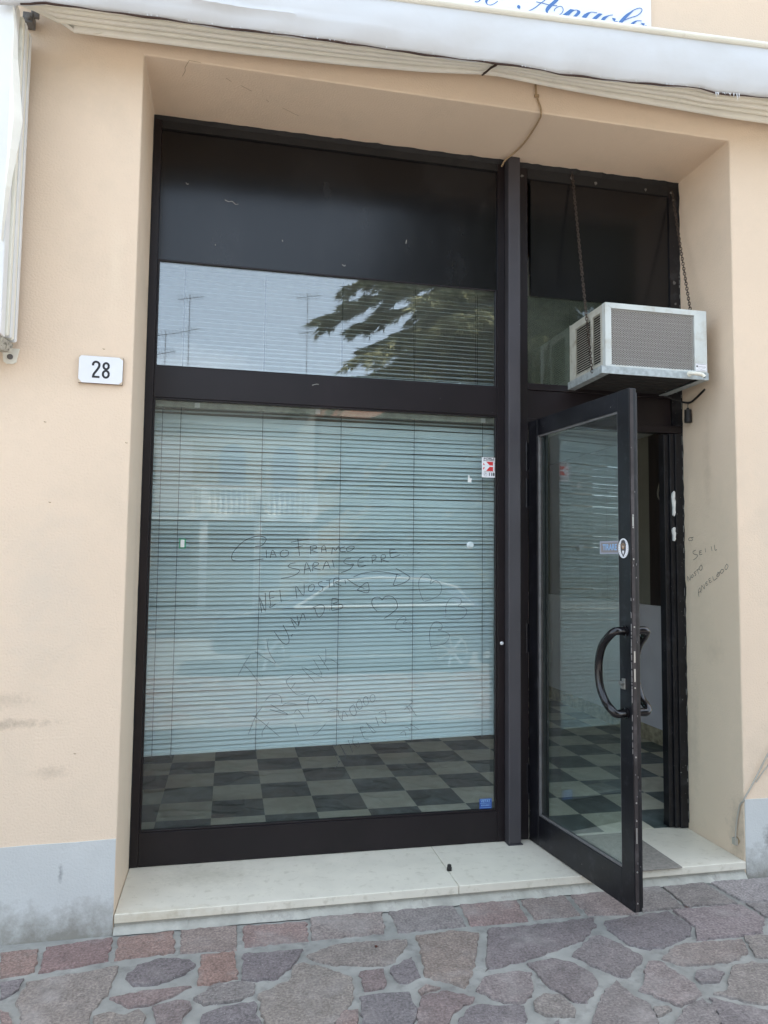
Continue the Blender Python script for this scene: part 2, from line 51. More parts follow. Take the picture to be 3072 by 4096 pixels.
def mat(name, col, rough=.6, metal=0, spec=.5, noise=0, nscale=8, bump=0, bscale=60, bdist=.002,
        stain=None, coat=0, detail=4, stretch=None, speck=None, spots=(), lowdirt=None):
    """plain procedural paint/stone: colour with noise variation, optional bump, stains and specks"""
    m, nt, b = newmat(name); N = nt.nodes; L = nt.links
    tc = N.new('ShaderNodeTexCoord'); src = tc.outputs['Object']
    if stretch:
        mp = N.new('ShaderNodeMapping'); mp.inputs['Scale'].default_value = stretch
        L.new(src, mp.inputs[0]); src = mp.outputs[0]
    colsock = None
    rgb = N.new('ShaderNodeRGB'); rgb.outputs[0].default_value = (*col[:3], 1); colsock = rgb.outputs[0]
    if noise:
        n = N.new('ShaderNodeTexNoise'); n.inputs['Scale'].default_value = nscale; n.inputs['Detail'].default_value = detail
        L.new(src, n.inputs['Vector'])
        mr = N.new('ShaderNodeMapRange'); mr.inputs[1].default_value = .3; mr.inputs[2].default_value = .7
        mr.inputs[3].default_value = 1-noise; mr.inputs[4].default_value = 1+noise
        L.new(n.outputs[0], mr.inputs[0])
        mx = N.new('ShaderNodeVectorMath'); mx.operation = 'SCALE'
        L.new(colsock, mx.inputs[0]); L.new(mr.outputs[0], mx.inputs['Scale']); colsock = mx.outputs[0]
    if stain:
        sc, sscale, lo, hi, amt = stain
        n = N.new('ShaderNodeTexNoise'); n.inputs['Scale'].default_value = sscale; n.inputs['Detail'].default_value = 6
        n.inputs['Roughness'].default_value = .65
        L.new(src, n.inputs['Vector'])
        mr = N.new('ShaderNodeMapRange'); mr.inputs[1].default_value = lo; mr.inputs[2].default_value = hi
        mr.inputs[4].default_value = amt
        L.new(n.outputs[0], mr.inputs[0])
        mx = N.new('ShaderNodeMix'); mx.data_type = 'RGBA'
        L.new(mr.outputs[0], mx.inputs[0]); L.new(colsock, mx.inputs[6]); mx.inputs[7].default_value = (*sc[:3], 1)
        colsock = mx.outputs[2]
    if speck:
        sc, sscale, thr = speck
        n = N.new('ShaderNodeTexNoise'); n.inputs['Scale'].default_value = sscale; n.inputs['Detail'].default_value = 2
        L.new(src, n.inputs['Vector'])
        mr = N.new('ShaderNodeMapRange'); mr.inputs[1].default_value = thr; mr.inputs[2].default_value = thr+.03
        L.new(n.outputs[0], mr.inputs[0])
        mx = N.new('ShaderNodeMix'); mx.data_type = 'RGBA'
        L.new(mr.outputs[0], mx.inputs[0]); L.new(colsock, mx.inputs[6]); mx.inputs[7].default_value = (*sc[:3], 1)
        colsock = mx.outputs[2]
    for (px, py, pz), (rx, ry, rz), sc, amt, ns in spots:      # a stain or scuff with its own place and ragged outline
        vs_ = N.new('ShaderNodeVectorMath'); vs_.operation = 'SUBTRACT'; vs_.inputs[1].default_value = (px, py, pz); L.new(tc.outputs['Object'], vs_.inputs[0])
        vm = N.new('ShaderNodeVectorMath'); vm.operation = 'DIVIDE'; vm.inputs[1].default_value = (rx, ry, rz); L.new(vs_.outputs[0], vm.inputs[0])
        ln = N.new('ShaderNodeVectorMath'); ln.operation = 'LENGTH'; L.new(vm.outputs[0], ln.inputs[0])
        n = N.new('ShaderNodeTexNoise'); n.inputs['Scale'].default_value = ns; n.inputs['Detail'].default_value = 7; n.inputs['Roughness'].default_value = .7
        L.new(tc.outputs['Object'], n.inputs['Vector'])
        m0 = N.new('ShaderNodeMath'); m0.operation = 'MULTIPLY_ADD'; m0.inputs[1].default_value = .55; L.new(ln.outputs['Value'], m0.inputs[0]); L.new(n.outputs[0], m0.inputs[2])
        mr = N.new('ShaderNodeMapRange'); mr.inputs[1].default_value = .95; mr.inputs[2].default_value = .45; mr.inputs[3].default_value = 0; mr.inputs[4].default_value = amt
        L.new(m0.outputs[0], mr.inputs[0])
        mx = N.new('ShaderNodeMix'); mx.data_type = 'RGBA'
        L.new(mr.outputs[0], mx.inputs[0]); L.new(colsock, mx.inputs[6]); mx.inputs[7].default_value = (*sc[:3], 1); colsock = mx.outputs[2]
    if lowdirt:                                                # splashed dirt along the foot of a wall
        sc, z0_, z1_, amt = lowdirt
        sx_ = N.new('ShaderNodeSeparateXYZ'); L.new(tc.outputs['Object'], sx_.inputs[0])
        n = N.new('ShaderNodeTexNoise'); n.inputs['Scale'].default_value = 11; n.inputs['Detail'].default_value = 8; n.inputs['Roughness'].default_value = .7
        L.new(tc.outputs['Object'], n.inputs['Vector'])
        m0 = N.new('ShaderNodeMath'); m0.operation = 'MULTIPLY_ADD'; m0.inputs[1].default_value = (z1_-z0_)*2.2; m0.inputs[2].default_value = -(z1_-z0_)*1.1; L.new(n.outputs[0], m0.inputs[0])
        m1 = N.new('ShaderNodeMath'); m1.operation = 'ADD'; L.new(m0.outputs[0], m1.inputs[0]); L.new(sx_.outputs['Z'], m1.inputs[1])
        mr = N.new('ShaderNodeMapRange'); mr.inputs[1].default_value = z0_; mr.inputs[2].default_value = z1_; mr.inputs[3].default_value = amt; mr.inputs[4].default_value = 0
        L.new(m1.outputs[0], mr.inputs[0])
        mx = N.new('ShaderNodeMix'); mx.data_type = 'RGBA'
        L.new(mr.outputs[0], mx.inputs[0]); L.new(colsock, mx.inputs[6]); mx.inputs[7].default_value = (*sc[:3], 1); colsock = mx.outputs[2]
    L.new(colsock, b.inputs['Base Color'])
    b.inputs['Roughness'].default_value = rough; b.inputs['Metallic'].default_value = metal
    b.inputs['Specular IOR Level'].default_value = spec; b.inputs['Coat Weight'].default_value = coat
    if bump:
        n = N.new('ShaderNodeTexNoise'); n.inputs['Scale'].default_value = bscale; n.inputs['Detail'].default_value = 5
        L.new(src, n.inputs['Vector'])
        bp = N.new('ShaderNodeBump'); bp.inputs['Strength'].default_value = bump; bp.inputs['Distance'].default_value = bdist
        L.new(n.outputs[0], bp.inputs['Height']); L.new(bp.outputs[0], b.inputs['Normal'])
    return m

def glass_mat(name, tint, f0, film=.0, filmcol=(.6, .6, .55), rough=0.0, wav=0.0):
    """thin pane: Schlick reflection over a tinted see-through body, with a dusty film"""
    m = bpy.data.materials.new(name); m.use_nodes = True; nt = m.node_tree; N = nt.nodes; L = nt.links
    N.clear(); out = N.new('ShaderNodeOutputMaterial')
    lw = N.new('ShaderNodeLayerWeight'); lw.inputs[0].default_value = .5
    pw = N.new('ShaderNodeMath'); pw.operation = 'POWER'; pw.inputs[1].default_value = 5
    L.new(lw.outputs['Facing'], pw.inputs[0])
    ma = N.new('ShaderNodeMath'); ma.operation = 'MULTIPLY_ADD'; ma.inputs[1].default_value = 1-f0; ma.inputs[2].default_value = f0
    L.new(pw.outputs[0], ma.inputs[0])
    tr = N.new('ShaderNodeBsdfTransparent'); tr.inputs[0].default_value = (*tint, 1)
    gl = N.new('ShaderNodeBsdfGlossy'); gl.inputs['Roughness'].default_value = rough
    df = N.new('ShaderNodeBsdfDiffuse'); df.inputs[0].default_value = (*filmcol, 1)
    tc = N.new('ShaderNodeTexCoord')
    nz = N.new('ShaderNodeTexNoise'); nz.inputs['Scale'].default_value = 3.5; nz.inputs['Detail'].default_value = 7
    nz.inputs['Roughness'].default_value = .7
    L.new(tc.outputs['Object'], nz.inputs['Vector'])
    mr = N.new('ShaderNodeMapRange'); mr.inputs[1].default_value = .3; mr.inputs[2].default_value = .75
    mr.inputs[3].default_value = film*.4; mr.inputs[4].default_value = film*1.8
    L.new(nz.outputs[0], mr.inputs[0])
    m1 = N.new('ShaderNodeMixShader'); L.new(mr.outputs[0], m1.inputs[0]); L.new(tr.outputs[0], m1.inputs[1]); L.new(df.outputs[0], m1.inputs[2])
    m2 = N.new('ShaderNodeMixShader'); L.new(ma.outputs[0], m2.inputs[0]); L.new(m1.outputs[0], m2.inputs[1]); L.new(gl.outputs[0], m2.inputs[2])
    if wav:
        wn = N.new('ShaderNodeTexNoise'); wn.inputs['Scale'].default_value = 2.2; wn.inputs['Detail'].default_value = 1
        L.new(tc.outputs['Object'], wn.inputs['Vector'])
        bp = N.new('ShaderNodeBump'); bp.inputs['Strength'].default_value = wav; bp.inputs['Distance'].default_value = .002
        L.new(wn.outputs[0], bp.inputs['Height']); L.new(bp.outputs[0], gl.inputs['Normal'])
    L.new(m2.outputs[0], out.inputs[0])
    return m

class MB:
    """collects shapes and links them as ONE mesh object"""
    def __init__(s): s.v = []; s.f = []; s.mi = []; s.col = []
    def add(s, vs, fs, mi=0, col=None):
        o = len(s.v); s.v += [tuple(p) for p in vs]
        for f in fs: s.f.append(tuple(i+o for i in f)); s.mi.append(mi); s.col.append(col or (1, 1, 1, 1))
        return s
    def box(s, x0, x1, y0, y1, z0, z1, mi=0, col=None):
        return s.add([(x0,y0,z0),(x1,y0,z0),(x1,y1,z0),(x0,y1,z0),(x0,y0,z1),(x1,y0,z1),(x1,y1,z1),(x0,y1,z1)],
            [(0,3,2,1),(4,5,6,7),(0,1,5,4),(1,2,6,5),(2,3,7,6),(3,0,4,7)], mi, col)
    def prism(s, pts, fn, h0, h1, mi=0, col=None):
        """polygon pts (2D), fn(a,b,h)->3D, between h0 and h1"""
        n = len(pts); vs = [fn(a, b, h0) for a, b in pts]+[fn(a, b, h1) for a, b in pts]
        fs = [tuple(range(n))[::-1], tuple(range(n, 2*n))]+[(i, (i+1) % n, n+(i+1) % n, n+i) for i in range(n)]
        return s.add(vs, fs, mi, col)
    def tube(s, pts, r, n=8, mi=0, caps=True, closed=False):
        pts = [Vector(p) for p in pts]; rs = r if isinstance(r, (list, tuple)) else [r]*len(pts)
        vs = []; m = len(pts); up = None
        for i, p in enumerate(pts):
            if closed: t = (pts[(i+1) % m]-pts[i-1])
            else: t = pts[min(i+1, m-1)]-pts[max(i-1, 0)]
            t = t.normalized() if t.length > 1e-9 else Vector((0, 0, 1))
            if up is None: up = t.orthogonal().normalized()
            up = (up-t*up.dot(t)); up = up.normalized() if up.length > 1e-6 else t.orthogonal().normalized()
            w = t.cross(up)
            for k in range(n):
                a = 2*math.pi*k/n; vs.append(p+(up*math.cos(a)+w*math.sin(a))*rs[i])
        fs = []
        for i in range(m if closed else m-1):
            j = (i+1) % m
            for k in range(n): fs.append((i*n+k, i*n+(k+1) % n, j*n+(k+1) % n, j*n+k))
        if caps and not closed: fs += [tuple(range(n))[::-1], tuple(range((m-1)*n, m*n))]
        return s.add(vs, fs, mi)
    def sweep(s, path, prof, fn, mi=0, caps=True):
        """prof: closed 2D list; path: list of stations; fn(station,a,b)->3D"""
        n = len(prof); vs = [fn(st, a, b) for st in path for a, b in prof]; m = len(path); fs = []
        for i in range(m-1):
            for k in range(n): fs.append((i*n+k, i*n+(k+1) % n, (i+1)*n+(k+1) % n, (i+1)*n+k))
        if caps: fs += [tuple(range(n))[::-1], tuple(range((m-1)*n, m*n))]
        return s.add(vs, fs, mi)
    def build(s, name, mats, parent=None, smooth=False, bevel=0, vcol=False):
        me = bpy.data.meshes.new(name); me.from_pydata(s.v, [], s.f); me.validate()
        if not isinstance(mats, (list, tuple)): mats = [mats]
        for m in mats: me.materials.append(m)
        for p, i in zip(me.polygons, s.mi): p.material_index = i
        if vcol:
            ca = me.color_attributes.new('tint', 'FLOAT_COLOR', 'CORNER')
            for p, c in zip(me.polygons, s.col):
                for li in p.loop_indices: ca.data[li].color = c
        bm = bmesh.new(); bm.from_mesh(me); bmesh.ops.recalc_face_normals(bm, faces=bm.faces[:]); bm.to_mesh(me); bm.free()
        if smooth:
            for p in me.polygons: p.use_smooth = True
            me.set_sharp_from_angle(angle=math.radians(smooth if smooth is not True else 45))
        o = bpy.data.objects.new(name, me); COL.objects.link(o)
        if parent: o.parent = parent
        if bevel:
            md = o.modifiers.new('bevel', 'BEVEL'); md.width = bevel; md.segments = 2; md.limit_method = 'ANGLE'
            md.angle_limit = math.radians(50)
        return o

def tag(o, label=None, cat=None, group=None, kind=None):
    if label: o['label'] = label
    if cat: o['category'] = cat
    if group: o['group'] = group
    if kind: o['kind'] = kind
    return o
def empty(name, loc=(0, 0, 0), rz=0, parent=None):
    o = bpy.data.objects.new(name, None); COL.objects.link(o); o.location = loc; o.rotation_euler = (0, 0, rz)
    o.empty_display_size = .1
    if parent: o.parent = parent
    return o

def smooth2(p, k=4):
    """Catmull-Rom through points"""
    if len(p) < 3: return p
    out = []
    for i in range(len(p)-1):
        a = p[max(i-1, 0)]; b = p[i]; c = p[i+1]; d = p[min(i+2, len(p)-1)]
        for j in range(k):
            t = j/k
            out.append(tuple(.5*((2*b[q])+(-a[q]+c[q])*t+(2*a[q]-5*b[q]+4*c[q]-d[q])*t*t+(-a[q]+3*b[q]-3*c[q]+d[q])*t**3) for q in range(len(b))))
    out.append(tuple(p[-1])); return out

def ribbon(mb, pts, w, fn, mi=0, nib=None):
    """flat stroke of width w (or per-point) along 2D pts, mapped by fn(a,b)->3D"""
    n = len(pts); vs = []
    for i, p in enumerate(pts):
        a = pts[max(i-1, 0)]; c = pts[min(i+1, n-1)]
        dx, dy = c[0]-a[0], c[1]-a[1]; l = math.hypot(dx, dy) or 1
        ww = (p[2] if len(p) > 2 else w)/2
        if nib: ox, oy = ww, 0
        else: ox, oy = -dy/l*ww, dx/l*ww
        vs += [fn(p[0]+ox, p[1]+oy), fn(p[0]-ox, p[1]-oy)]
    mb.add(vs, [(2*i, 2*i+1, 2*i+3, 2*i+2) for i in range(n-1)], mi)

def text(mb, body, size, fn, mi=0, sx=1, bold=0, align='CENTER'):
    cu = bpy.data.curves.new('t', 'FONT'); cu.body = body; cu.size = size; cu.align_x = align; cu.align_y = 'CENTER'
    cu.offset = bold; cu.resolution_u = 3
    o = bpy.data.objects.new('t', cu); COL.objects.link(o)
    dg = bpy.context.evaluated_depsgraph_get(); dg.update()
    me = bpy.data.meshes.new_from_object(o.evaluated_get(dg))
    mb.add([fn(v.co.x*sx, v.co.y) for v in me.vertices], [tuple(p.vertices) for p in me.polygons], mi)
    bpy.data.meshes.remove(me); bpy.data.objects.remove(o); bpy.data.curves.remove(cu)

def circ(n, r=1, cx=0, cy=0, rx=None, ry=None):
    rx = rx or r; ry = ry or r
    return [(cx+rx*math.cos(2*math.pi*i/n), cy+ry*math.sin(2*math.pi*i/n)) for i in range(n)]

rnd = random.Random(7)
W = 2.8014; H = 3.5; D = .4276; ZG = -.0765

# ------------------------------------------------------------------ materials
M = {}
DIRT = (.34, .27, .20)
M['wall'] = mat('peach_plaster', (.765, .61, .46), .9, spec=.2, noise=.05, nscale=1.1, bump=.6, bscale=120, bdist=.0035, detail=8,
    stain=((.62, .51, .39), 2.2, .48, .75, .6),
    spots=(((-.50, 0, .74), (.36, .5, .030), DIRT, .75, 38), ((-.46, 0, .83), (.20, .5, .045), DIRT, .35, 60), ((-.08, 0, 2.6), (.05, .5, .35), (.80, .66, .50), .5, 15),
           ((-.25, 0, .55), (.10, .5, .04), DIRT, .35, 50), ((-.3, 0, 1.25), (.25, .5, .5), (.60, .53, .44), .35, 9), ((3.05, 0, 1.6), (.3, .5, .9), (.62, .54, .44), .3, 7), ((2.8, .22, 1.9), (.1, .05, .35), (.45, .33, .22), .3, 18), ((2.80, .04, .10), (.2, .10, .22), DIRT, .55, 25), ((2.80, .2, .95), (.2, .12, .10), DIRT, .18, 30),
           ((3.0, 0, .42), (.15, .5, .08), DIRT, .25, 30), ((0, .3, 1.2), (.04, .1, .7), DIRT, .18, 25), ((2.8, .36, .5), (.1, .05, .45), DIRT, .22, 25)))
M['plinth'] = mat('grey_blue_paint', (.56, .565, .545), .85, spec=.2, noise=.06, nscale=3, bump=.6, bscale=130, bdist=.0025,
                  stain=((.38, .39, .37), 2.2, .50, .75, .5), lowdirt=((.22, .20, .165), -.08, .07, .85),
                  spots=(((2.95, 0, .10), (.07, .5, .09), (.16, .14, .12), .9, 55), ((-.2, 0, .17), (.012, .5, .05), (.2, .2, .2), .8, 60)))
M['riser'] = mat('whitewashed_riser', (.40, .385, .335), .9, noise=.25, nscale=9, bump=.8, bscale=50, bdist=.004,
                 stain=((.30, .28, .25), 9, .56, .66, .7))
M['marble'] = mat('cream_marble', (.70, .65, .545), .42, spec=.4, noise=.05, nscale=9, bump=.1, bscale=40, bdist=.001,
                  stain=((.50, .45, .35), 24, .55, .68, .55),
                  spots=(((.35, .30, 0), (.30, .16, .2), (.44, .40, .31), .5, 40), ((2.0, .1, 0), (.12, .3, .2), (.40, .33, .24), .5, 25), ((.1, .0, -.02), (.5, .05, .05), (.50, .42, .28), .6, 20)))
M['frame'] = mat('dark_brown_aluminium', (.010, .0065, .008), .36, spec=.38, noise=.2, nscale=5, bump=.05, bscale=20,
                 speck=((.22, .22, .22), 75, .785))
M['post'] = mat('grey_brown_aluminium', (.065, .060, .067), .45, metal=.35, spec=.6, noise=.1, nscale=4, speck=((.3, .3, .3), 60, .79))
M['black_frame'] = mat('worn_black_paint', (.007, .0068, .009), .34, spec=.42, noise=.4, nscale=9, bump=.15, bscale=35, bdist=.002,
                       speck=((.35, .34, .32), 85, .75), stain=((.03, .03, .034), 16, .55, .68, .8))
M['caulk'] = mat('black_filler', (.008, .007, .007), .7, noise=.3, nscale=20, bump=.5, bscale=90)
M['panel'] = mat('black_glazed_panel', (.005, .005, .006), .19, spec=.42, noise=.35, nscale=1.6, detail=7, stretch=(1, 1, .5),
                 speck=((.30, .30, .30), 55, .80), stain=((.022, .023, .025), 2.3, .5, .75, .8))
M['edge_alu'] = mat('bare_aluminium', (.24, .23, .23), .45, metal=.6, noise=.15, nscale=30)
M['edge_brown'] = mat('scuffed_brown_edge', (.035, .028, .028), .5, spec=.4, noise=.3, nscale=12, stain=((.10, .09, .09), 9, .5, .7, .8))
M['steel'] = mat('dull_steel', (.45, .45, .43), .35, metal=.9)
M['chrome'] = mat('bright_trim', (.8, .8, .8), .12, metal=1)
M['gloss_black'] = mat('gloss_black_lacquer', (.006, .005, .006), .2, spec=.5)
M['white'] = mat('white_plastic', (.72, .73, .72), .45)
M['white_label'] = mat('white_sticker', (.78, .78, .80), .4)
M['red'] = mat('red_print', (.62, .03, .035), .45)
M['darkred'] = mat('dark_red_print', (.2, .015, .03), .45)
M['grey_print'] = mat('grey_print', (.5, .52, .58), .45)
M['ink'] = mat('black_ink', (.012, .012, .016), .6)
M['ink_thin'] = mat('thin_grey_ink', (.055, .06, .065), .7)
M['pencil'] = mat('pencil_grey', (.11, .10, .095), .8)
M['blue'] = mat('blue_paint', (.06, .17, .42), .5)
M['blue_sticker'] = mat('blue_sticker', (.02, .07, .28), .45)
M['pale_blue'] = mat('pale_blue_print', (.25, .42, .65), .5)
M['sign'] = mat('sign_board', (.80, .83, .88), .4)
M['tile_white'] = mat('glazed_tile', (.76, .77, .80), .22, spec=.5, noise=.02, nscale=30)
M['tile_worn'] = mat('worn_tile_edge', (.62, .50, .36), .7)
M['tile_edge'] = mat('tile_side', (.20, .15, .11), .8)
M['canvas'] = mat('white_canvas', (.60, .605, .605), .8, spec=.2, noise=.025, nscale=3, bump=.10, bscale=5, bdist=.02,
                  stain=((.50, .48, .44), 2.4, .50, .85, .55), stretch=(1, 1, 1.6))
M['cream'] = mat('cream_rail', (.80, .77, .66), .5, noise=.05, nscale=6, stain=((.40, .35, .27), 11, .6, .75, .5))
M['cream_white'] = mat('white_rail', (.76, .76, .74), .45, noise=.03, nscale=6)
M['cream_fabric'] = mat('cream_fabric', (.80, .77, .68), .85, noise=.06, nscale=7, bump=.3, bscale=12, bdist=.01)
M['piping'] = mat('brown_piping', (.055, .03, .022), .9, noise=.3, nscale=30)
M['dirt_cap'] = mat('grimy_cap', (.42, .40, .34), .7, noise=.3, nscale=40, stain=((.06, .055, .04), 60, .5, .6, .9))
M['bracket_pale'] = mat('pale_grey_wear', (.34, .33, .30), .8, noise=.3, nscale=30)
M['bracket'] = mat('grey_bracket', (.14, .13, .12), .6, noise=.2, nscale=30)
M['cable'] = mat('beige_cable', (.36, .25, .14), .7)
M['cable_grey'] = mat('grey_cable', (.42, .39, .33), .7)
M['rust'] = mat('rusty_chain', (.075, .055, .042), .7, metal=.4, noise=.4, nscale=90)
M['iron'] = mat('black_iron', (.02, .018, .017), .55, metal=.3)
M['ac'] = mat('off_white_enamel', (.58, .61, .58), .5, noise=.06, nscale=8, stain=((.36, .31, .21), 13, .50, .72, .6))
M['ac_side'] = mat('yellowed_enamel', (.50, .49, .42), .5, noise=.08, nscale=14, stain=((.25, .20, .13), 18, .52, .7, .6))
M['galv'] = mat('galvanised_steel', (.42, .46, .46), .5, metal=.35, noise=.22, nscale=45)
M['fins'] = mat('dusty_fins', (.085, .085, .088), .7, noise=.2, nscale=15, stretch=(1, 1, 6))
M['dark_in'] = mat('dark_inside', (.02, .018, .017), .9)
M['mesh_alu'] = mat('expanded_metal', (.58, .57, .55), .5, metal=.3)
M['slat'] = mat('aqua_slats', (.53, .585, .585), .42, spec=.4, noise=.05, nscale=2.2)
M['slat_white'] = mat('pale_slats', (.60, .61, .60), .4, noise=.04, nscale=2)
M['rail_grey'] = mat('aged_headrail', (.40, .41, .36), .6, noise=.2, nscale=25)
M['cord'] = mat('dark_cord', (.04, .05, .05), .8)
M['mat'] = mat('brown_doormat', (.25, .225, .195), .95, noise=.2, nscale=60, bump=.8, bscale=250, bdist=.004)
M['in_wall'] = mat('ochre_inner_wall', (.24, .225, .175), .9, noise=.1, nscale=2.5, bump=.2, bscale=30)
M['in_white'] = mat('white_inner_wall', (.66, .63, .64), .8, noise=.06, nscale=4, bump=.2, bscale=30)
M['in_stain'] = mat('peeling_plaster', (.38, .33, .22), .9, noise=.4, nscale=18, bump=.8, bscale=40, bdist=.01)
M['ceil'] = mat('ceiling_paint', (.66, .65, .60), .9, noise=.04, nscale=2)
M['dark_wood'] = mat('dark_wood', (.030, .020, .017), .5, noise=.3, nscale=5, stretch=(8, 8, 1))
M['red_wood'] = mat('reddish_wood', (.09, .022, .012), .5, noise=.3, nscale=6)
M['green'] = mat('green_plastic', (.02, .28, .14), .4)
M['cup'] = mat('clear_cup', (.55, .62, .62), .15)
M['paper'] = mat('torn_paper', (.72, .71, .68), .8, noise=.12, nscale=30)
M['gold'] = mat('gold_print', (.42, .25, .12), .4)
M['darkgrey'] = mat('dark_grey_print', (.07, .065, .07), .5)
M['tirare'] = mat('grey_plate', (.30, .31, .36), .5)
M['tirare_in'] = mat('tan_plate', (.24, .21, .20), .5)
M['glass'] = glass_mat('green_tinted_glass', (.92, .965, .965), .055, film=.02)
M['glass_up'] = glass_mat('upper_window_glass', (.86, .90, .90), .15, film=.008)
M['glass_ac'] = glass_mat('grimy_green_glass', (.50, .57, .52), .075, film=.07, filmcol=(.40, .43, .36))
M['glass_door'] = glass_mat('door_glass', (.84, .92, .90), .15, film=.012)
M['glass_plain'] = glass_mat('car_glass', (.25, .3, .3), .06)

# checkered marble floor
m, nt, b = newmat('checkered_marble'); N = nt.nodes; L = nt.links
tc = N.new('ShaderNodeTexCoord'); mp = N.new('ShaderNodeMapping'); mp.vector_type = 'POINT'
mp.inputs['Location'].default_value = (-.06/.2845, -1.018/.286, 0.5); mp.inputs['Scale'].default_value = (1/.2845, 1/.286, 0)
L.new(tc.outputs['Object'], mp.inputs[0])
ck = N.new('ShaderNodeTexChecker'); ck.inputs['Scale'].default_value = 1; L.new(mp.outputs[0], ck.inputs['Vector'])
nz = N.new('ShaderNodeTexNoise'); nz.inputs['Scale'].default_value = 6; nz.inputs['Detail'].default_value = 8; nz.inputs['Distortion'].default_value = 1.5
L.new(tc.outputs['Object'], nz.inputs['Vector'])
ra = N.new('ShaderNodeMix'); ra.data_type = 'RGBA'; ra.inputs[6].default_value = (.045, .065, .062, 1); ra.inputs[7].default_value = (.14, .175, .17, 1)
rb = N.new('ShaderNodeMix'); rb.data_type = 'RGBA'; rb.inputs[6].default_value = (.58, .55, .42, 1); rb.inputs[7].default_value = (.72, .69, .56, 1)
mrn = N.new('ShaderNodeMapRange'); mrn.inputs[1].default_value = .35; mrn.inputs[2].default_value = .65; L.new(nz.outputs[0], mrn.inputs[0])
L.new(mrn.outputs[0], ra.inputs[0]); L.new(mrn.outputs[0], rb.inputs[0])
mc = N.new('ShaderNodeMix'); mc.data_type = 'RGBA'; L.new(ck.outputs['Fac'], mc.inputs[0]); L.new(rb.outputs[2], mc.inputs[6]); L.new(ra.outputs[2], mc.inputs[7])
L.new(mc.outputs[2], b.inputs['Base Color']); b.inputs['Roughness'].default_value = .35
M['floor'] = m

# porphyry stones: per-stone tint, speckle and bump
m, nt, b = newmat('porphyry'); N = nt.nodes; L = nt.links
at = N.new('ShaderNodeVertexColor'); at.layer_name = 'tint'
tc = N.new('ShaderNodeTexCoord')
n1 = N.new('ShaderNodeTexNoise'); n1.inputs['Scale'].default_value = 110; n1.inputs['Detail'].default_value = 4; L.new(tc.outputs['Object'], n1.inputs['Vector'])
n2 = N.new('ShaderNodeTexNoise'); n2.inputs['Scale'].default_value = 7; n2.inputs['Detail'].default_value = 6; L.new(tc.outputs['Object'], n2.inputs['Vector'])
mr = N.new('ShaderNodeMapRange'); mr.inputs[1].default_value = .35; mr.inputs[2].default_value = .68; mr.inputs[3].default_value = .72; mr.inputs[4].default_value = 1.38; L.new(n1.outputs[0], mr.inputs[0])
v1 = N.new('ShaderNodeVectorMath'); v1.operation = 'SCALE'; L.new(at.outputs[0], v1.inputs[0]); L.new(mr.outputs[0], v1.inputs['Scale'])
mr2 = N.new('ShaderNodeMapRange'); mr2.inputs[1].default_value = .52; mr2.inputs[2].default_value = .72; mr2.inputs[4].default_value = .55; L.new(n2.outputs[0], mr2.inputs[0])
mx = N.new('ShaderNodeMix'); mx.data_type = 'RGBA'; L.new(mr2.outputs[0], mx.inputs[0]); L.new(v1.outputs[0], mx.inputs[6]); mx.inputs[7].default_value = (.30, .27, .25, 1)
n3 = N.new('ShaderNodeTexNoise'); n3.inputs['Scale'].default_value = 260; n3.inputs['Detail'].default_value = 1; L.new(tc.outputs['Object'], n3.inputs['Vector'])
mr3 = N.new('ShaderNodeMapRange'); mr3.inputs[1].default_value = .66; mr3.inputs[2].default_value = .72; mr3.inputs[4].default_value = .6; L.new(n3.outputs[0], mr3.inputs[0])
mx3 = N.new('ShaderNodeMix'); mx3.data_type = 'RGBA'; L.new(mr3.outputs[0], mx3.inputs[0]); L.new(mx.outputs[2], mx3.inputs[6]); mx3.inputs[7].default_value = (.42, .39, .37, 1)
n4 = N.new('ShaderNodeTexNoise'); n4.inputs['Scale'].default_value = 22; n4.inputs['Detail'].default_value = 6; n4.inputs['Roughness'].default_value = .7; L.new(tc.outputs['Object'], n4.inputs['Vector'])
mr4 = N.new('ShaderNodeMapRange'); mr4.inputs[1].default_value = .3; mr4.inputs[2].default_value = .7; mr4.inputs[3].default_value = .74; mr4.inputs[4].default_value = 1.22; L.new(n4.outputs[0], mr4.inputs[0])
v4 = N.new('ShaderNodeVectorMath'); v4.operation = 'SCALE'; L.new(mx3.outputs[2], v4.inputs[0]); L.new(mr4.outputs[0], v4.inputs['Scale'])
L.new(v4.outputs[0], b.inputs['Base Color']); b.inputs['Roughness'].default_value = .75
ad = N.new('ShaderNodeMath'); ad.operation = 'MULTIPLY_ADD'; ad.inputs[1].default_value = 3; L.new(n2.outputs[0], ad.inputs[0]); L.new(n1.outputs[0], ad.inputs[2])
bp = N.new('ShaderNodeBump'); bp.inputs['Strength'].default_value = .45; bp.inputs['Distance'].default_value = .003; L.new(ad.outputs[0], bp.inputs['Height']); L.new(bp.outputs[0], b.inputs['Normal'])
M['stone'] = m
M['mortar'] = mat('grey_mortar', (.29, .285, .258), .9, noise=.2, nscale=9, stain=((.15, .14, .13), 13, .52, .70, .7), bump=.5, bscale=70, bdist=.003)
M['asphalt'] = mat('asphalt', (.20, .195, .185), .85, noise=.15, nscale=3, bump=.5, bscale=90)
M['kerb'] = mat('kerb_stone', (.45, .43, .39), .8, noise=.1, nscale=5)
M['earth'] = mat('ground_earth', (.20, .19, .17), .95, noise=.1, nscale=1)
M['grass'] = mat('lawn', (.05, .085, .025), .95, noise=.3, nscale=6)

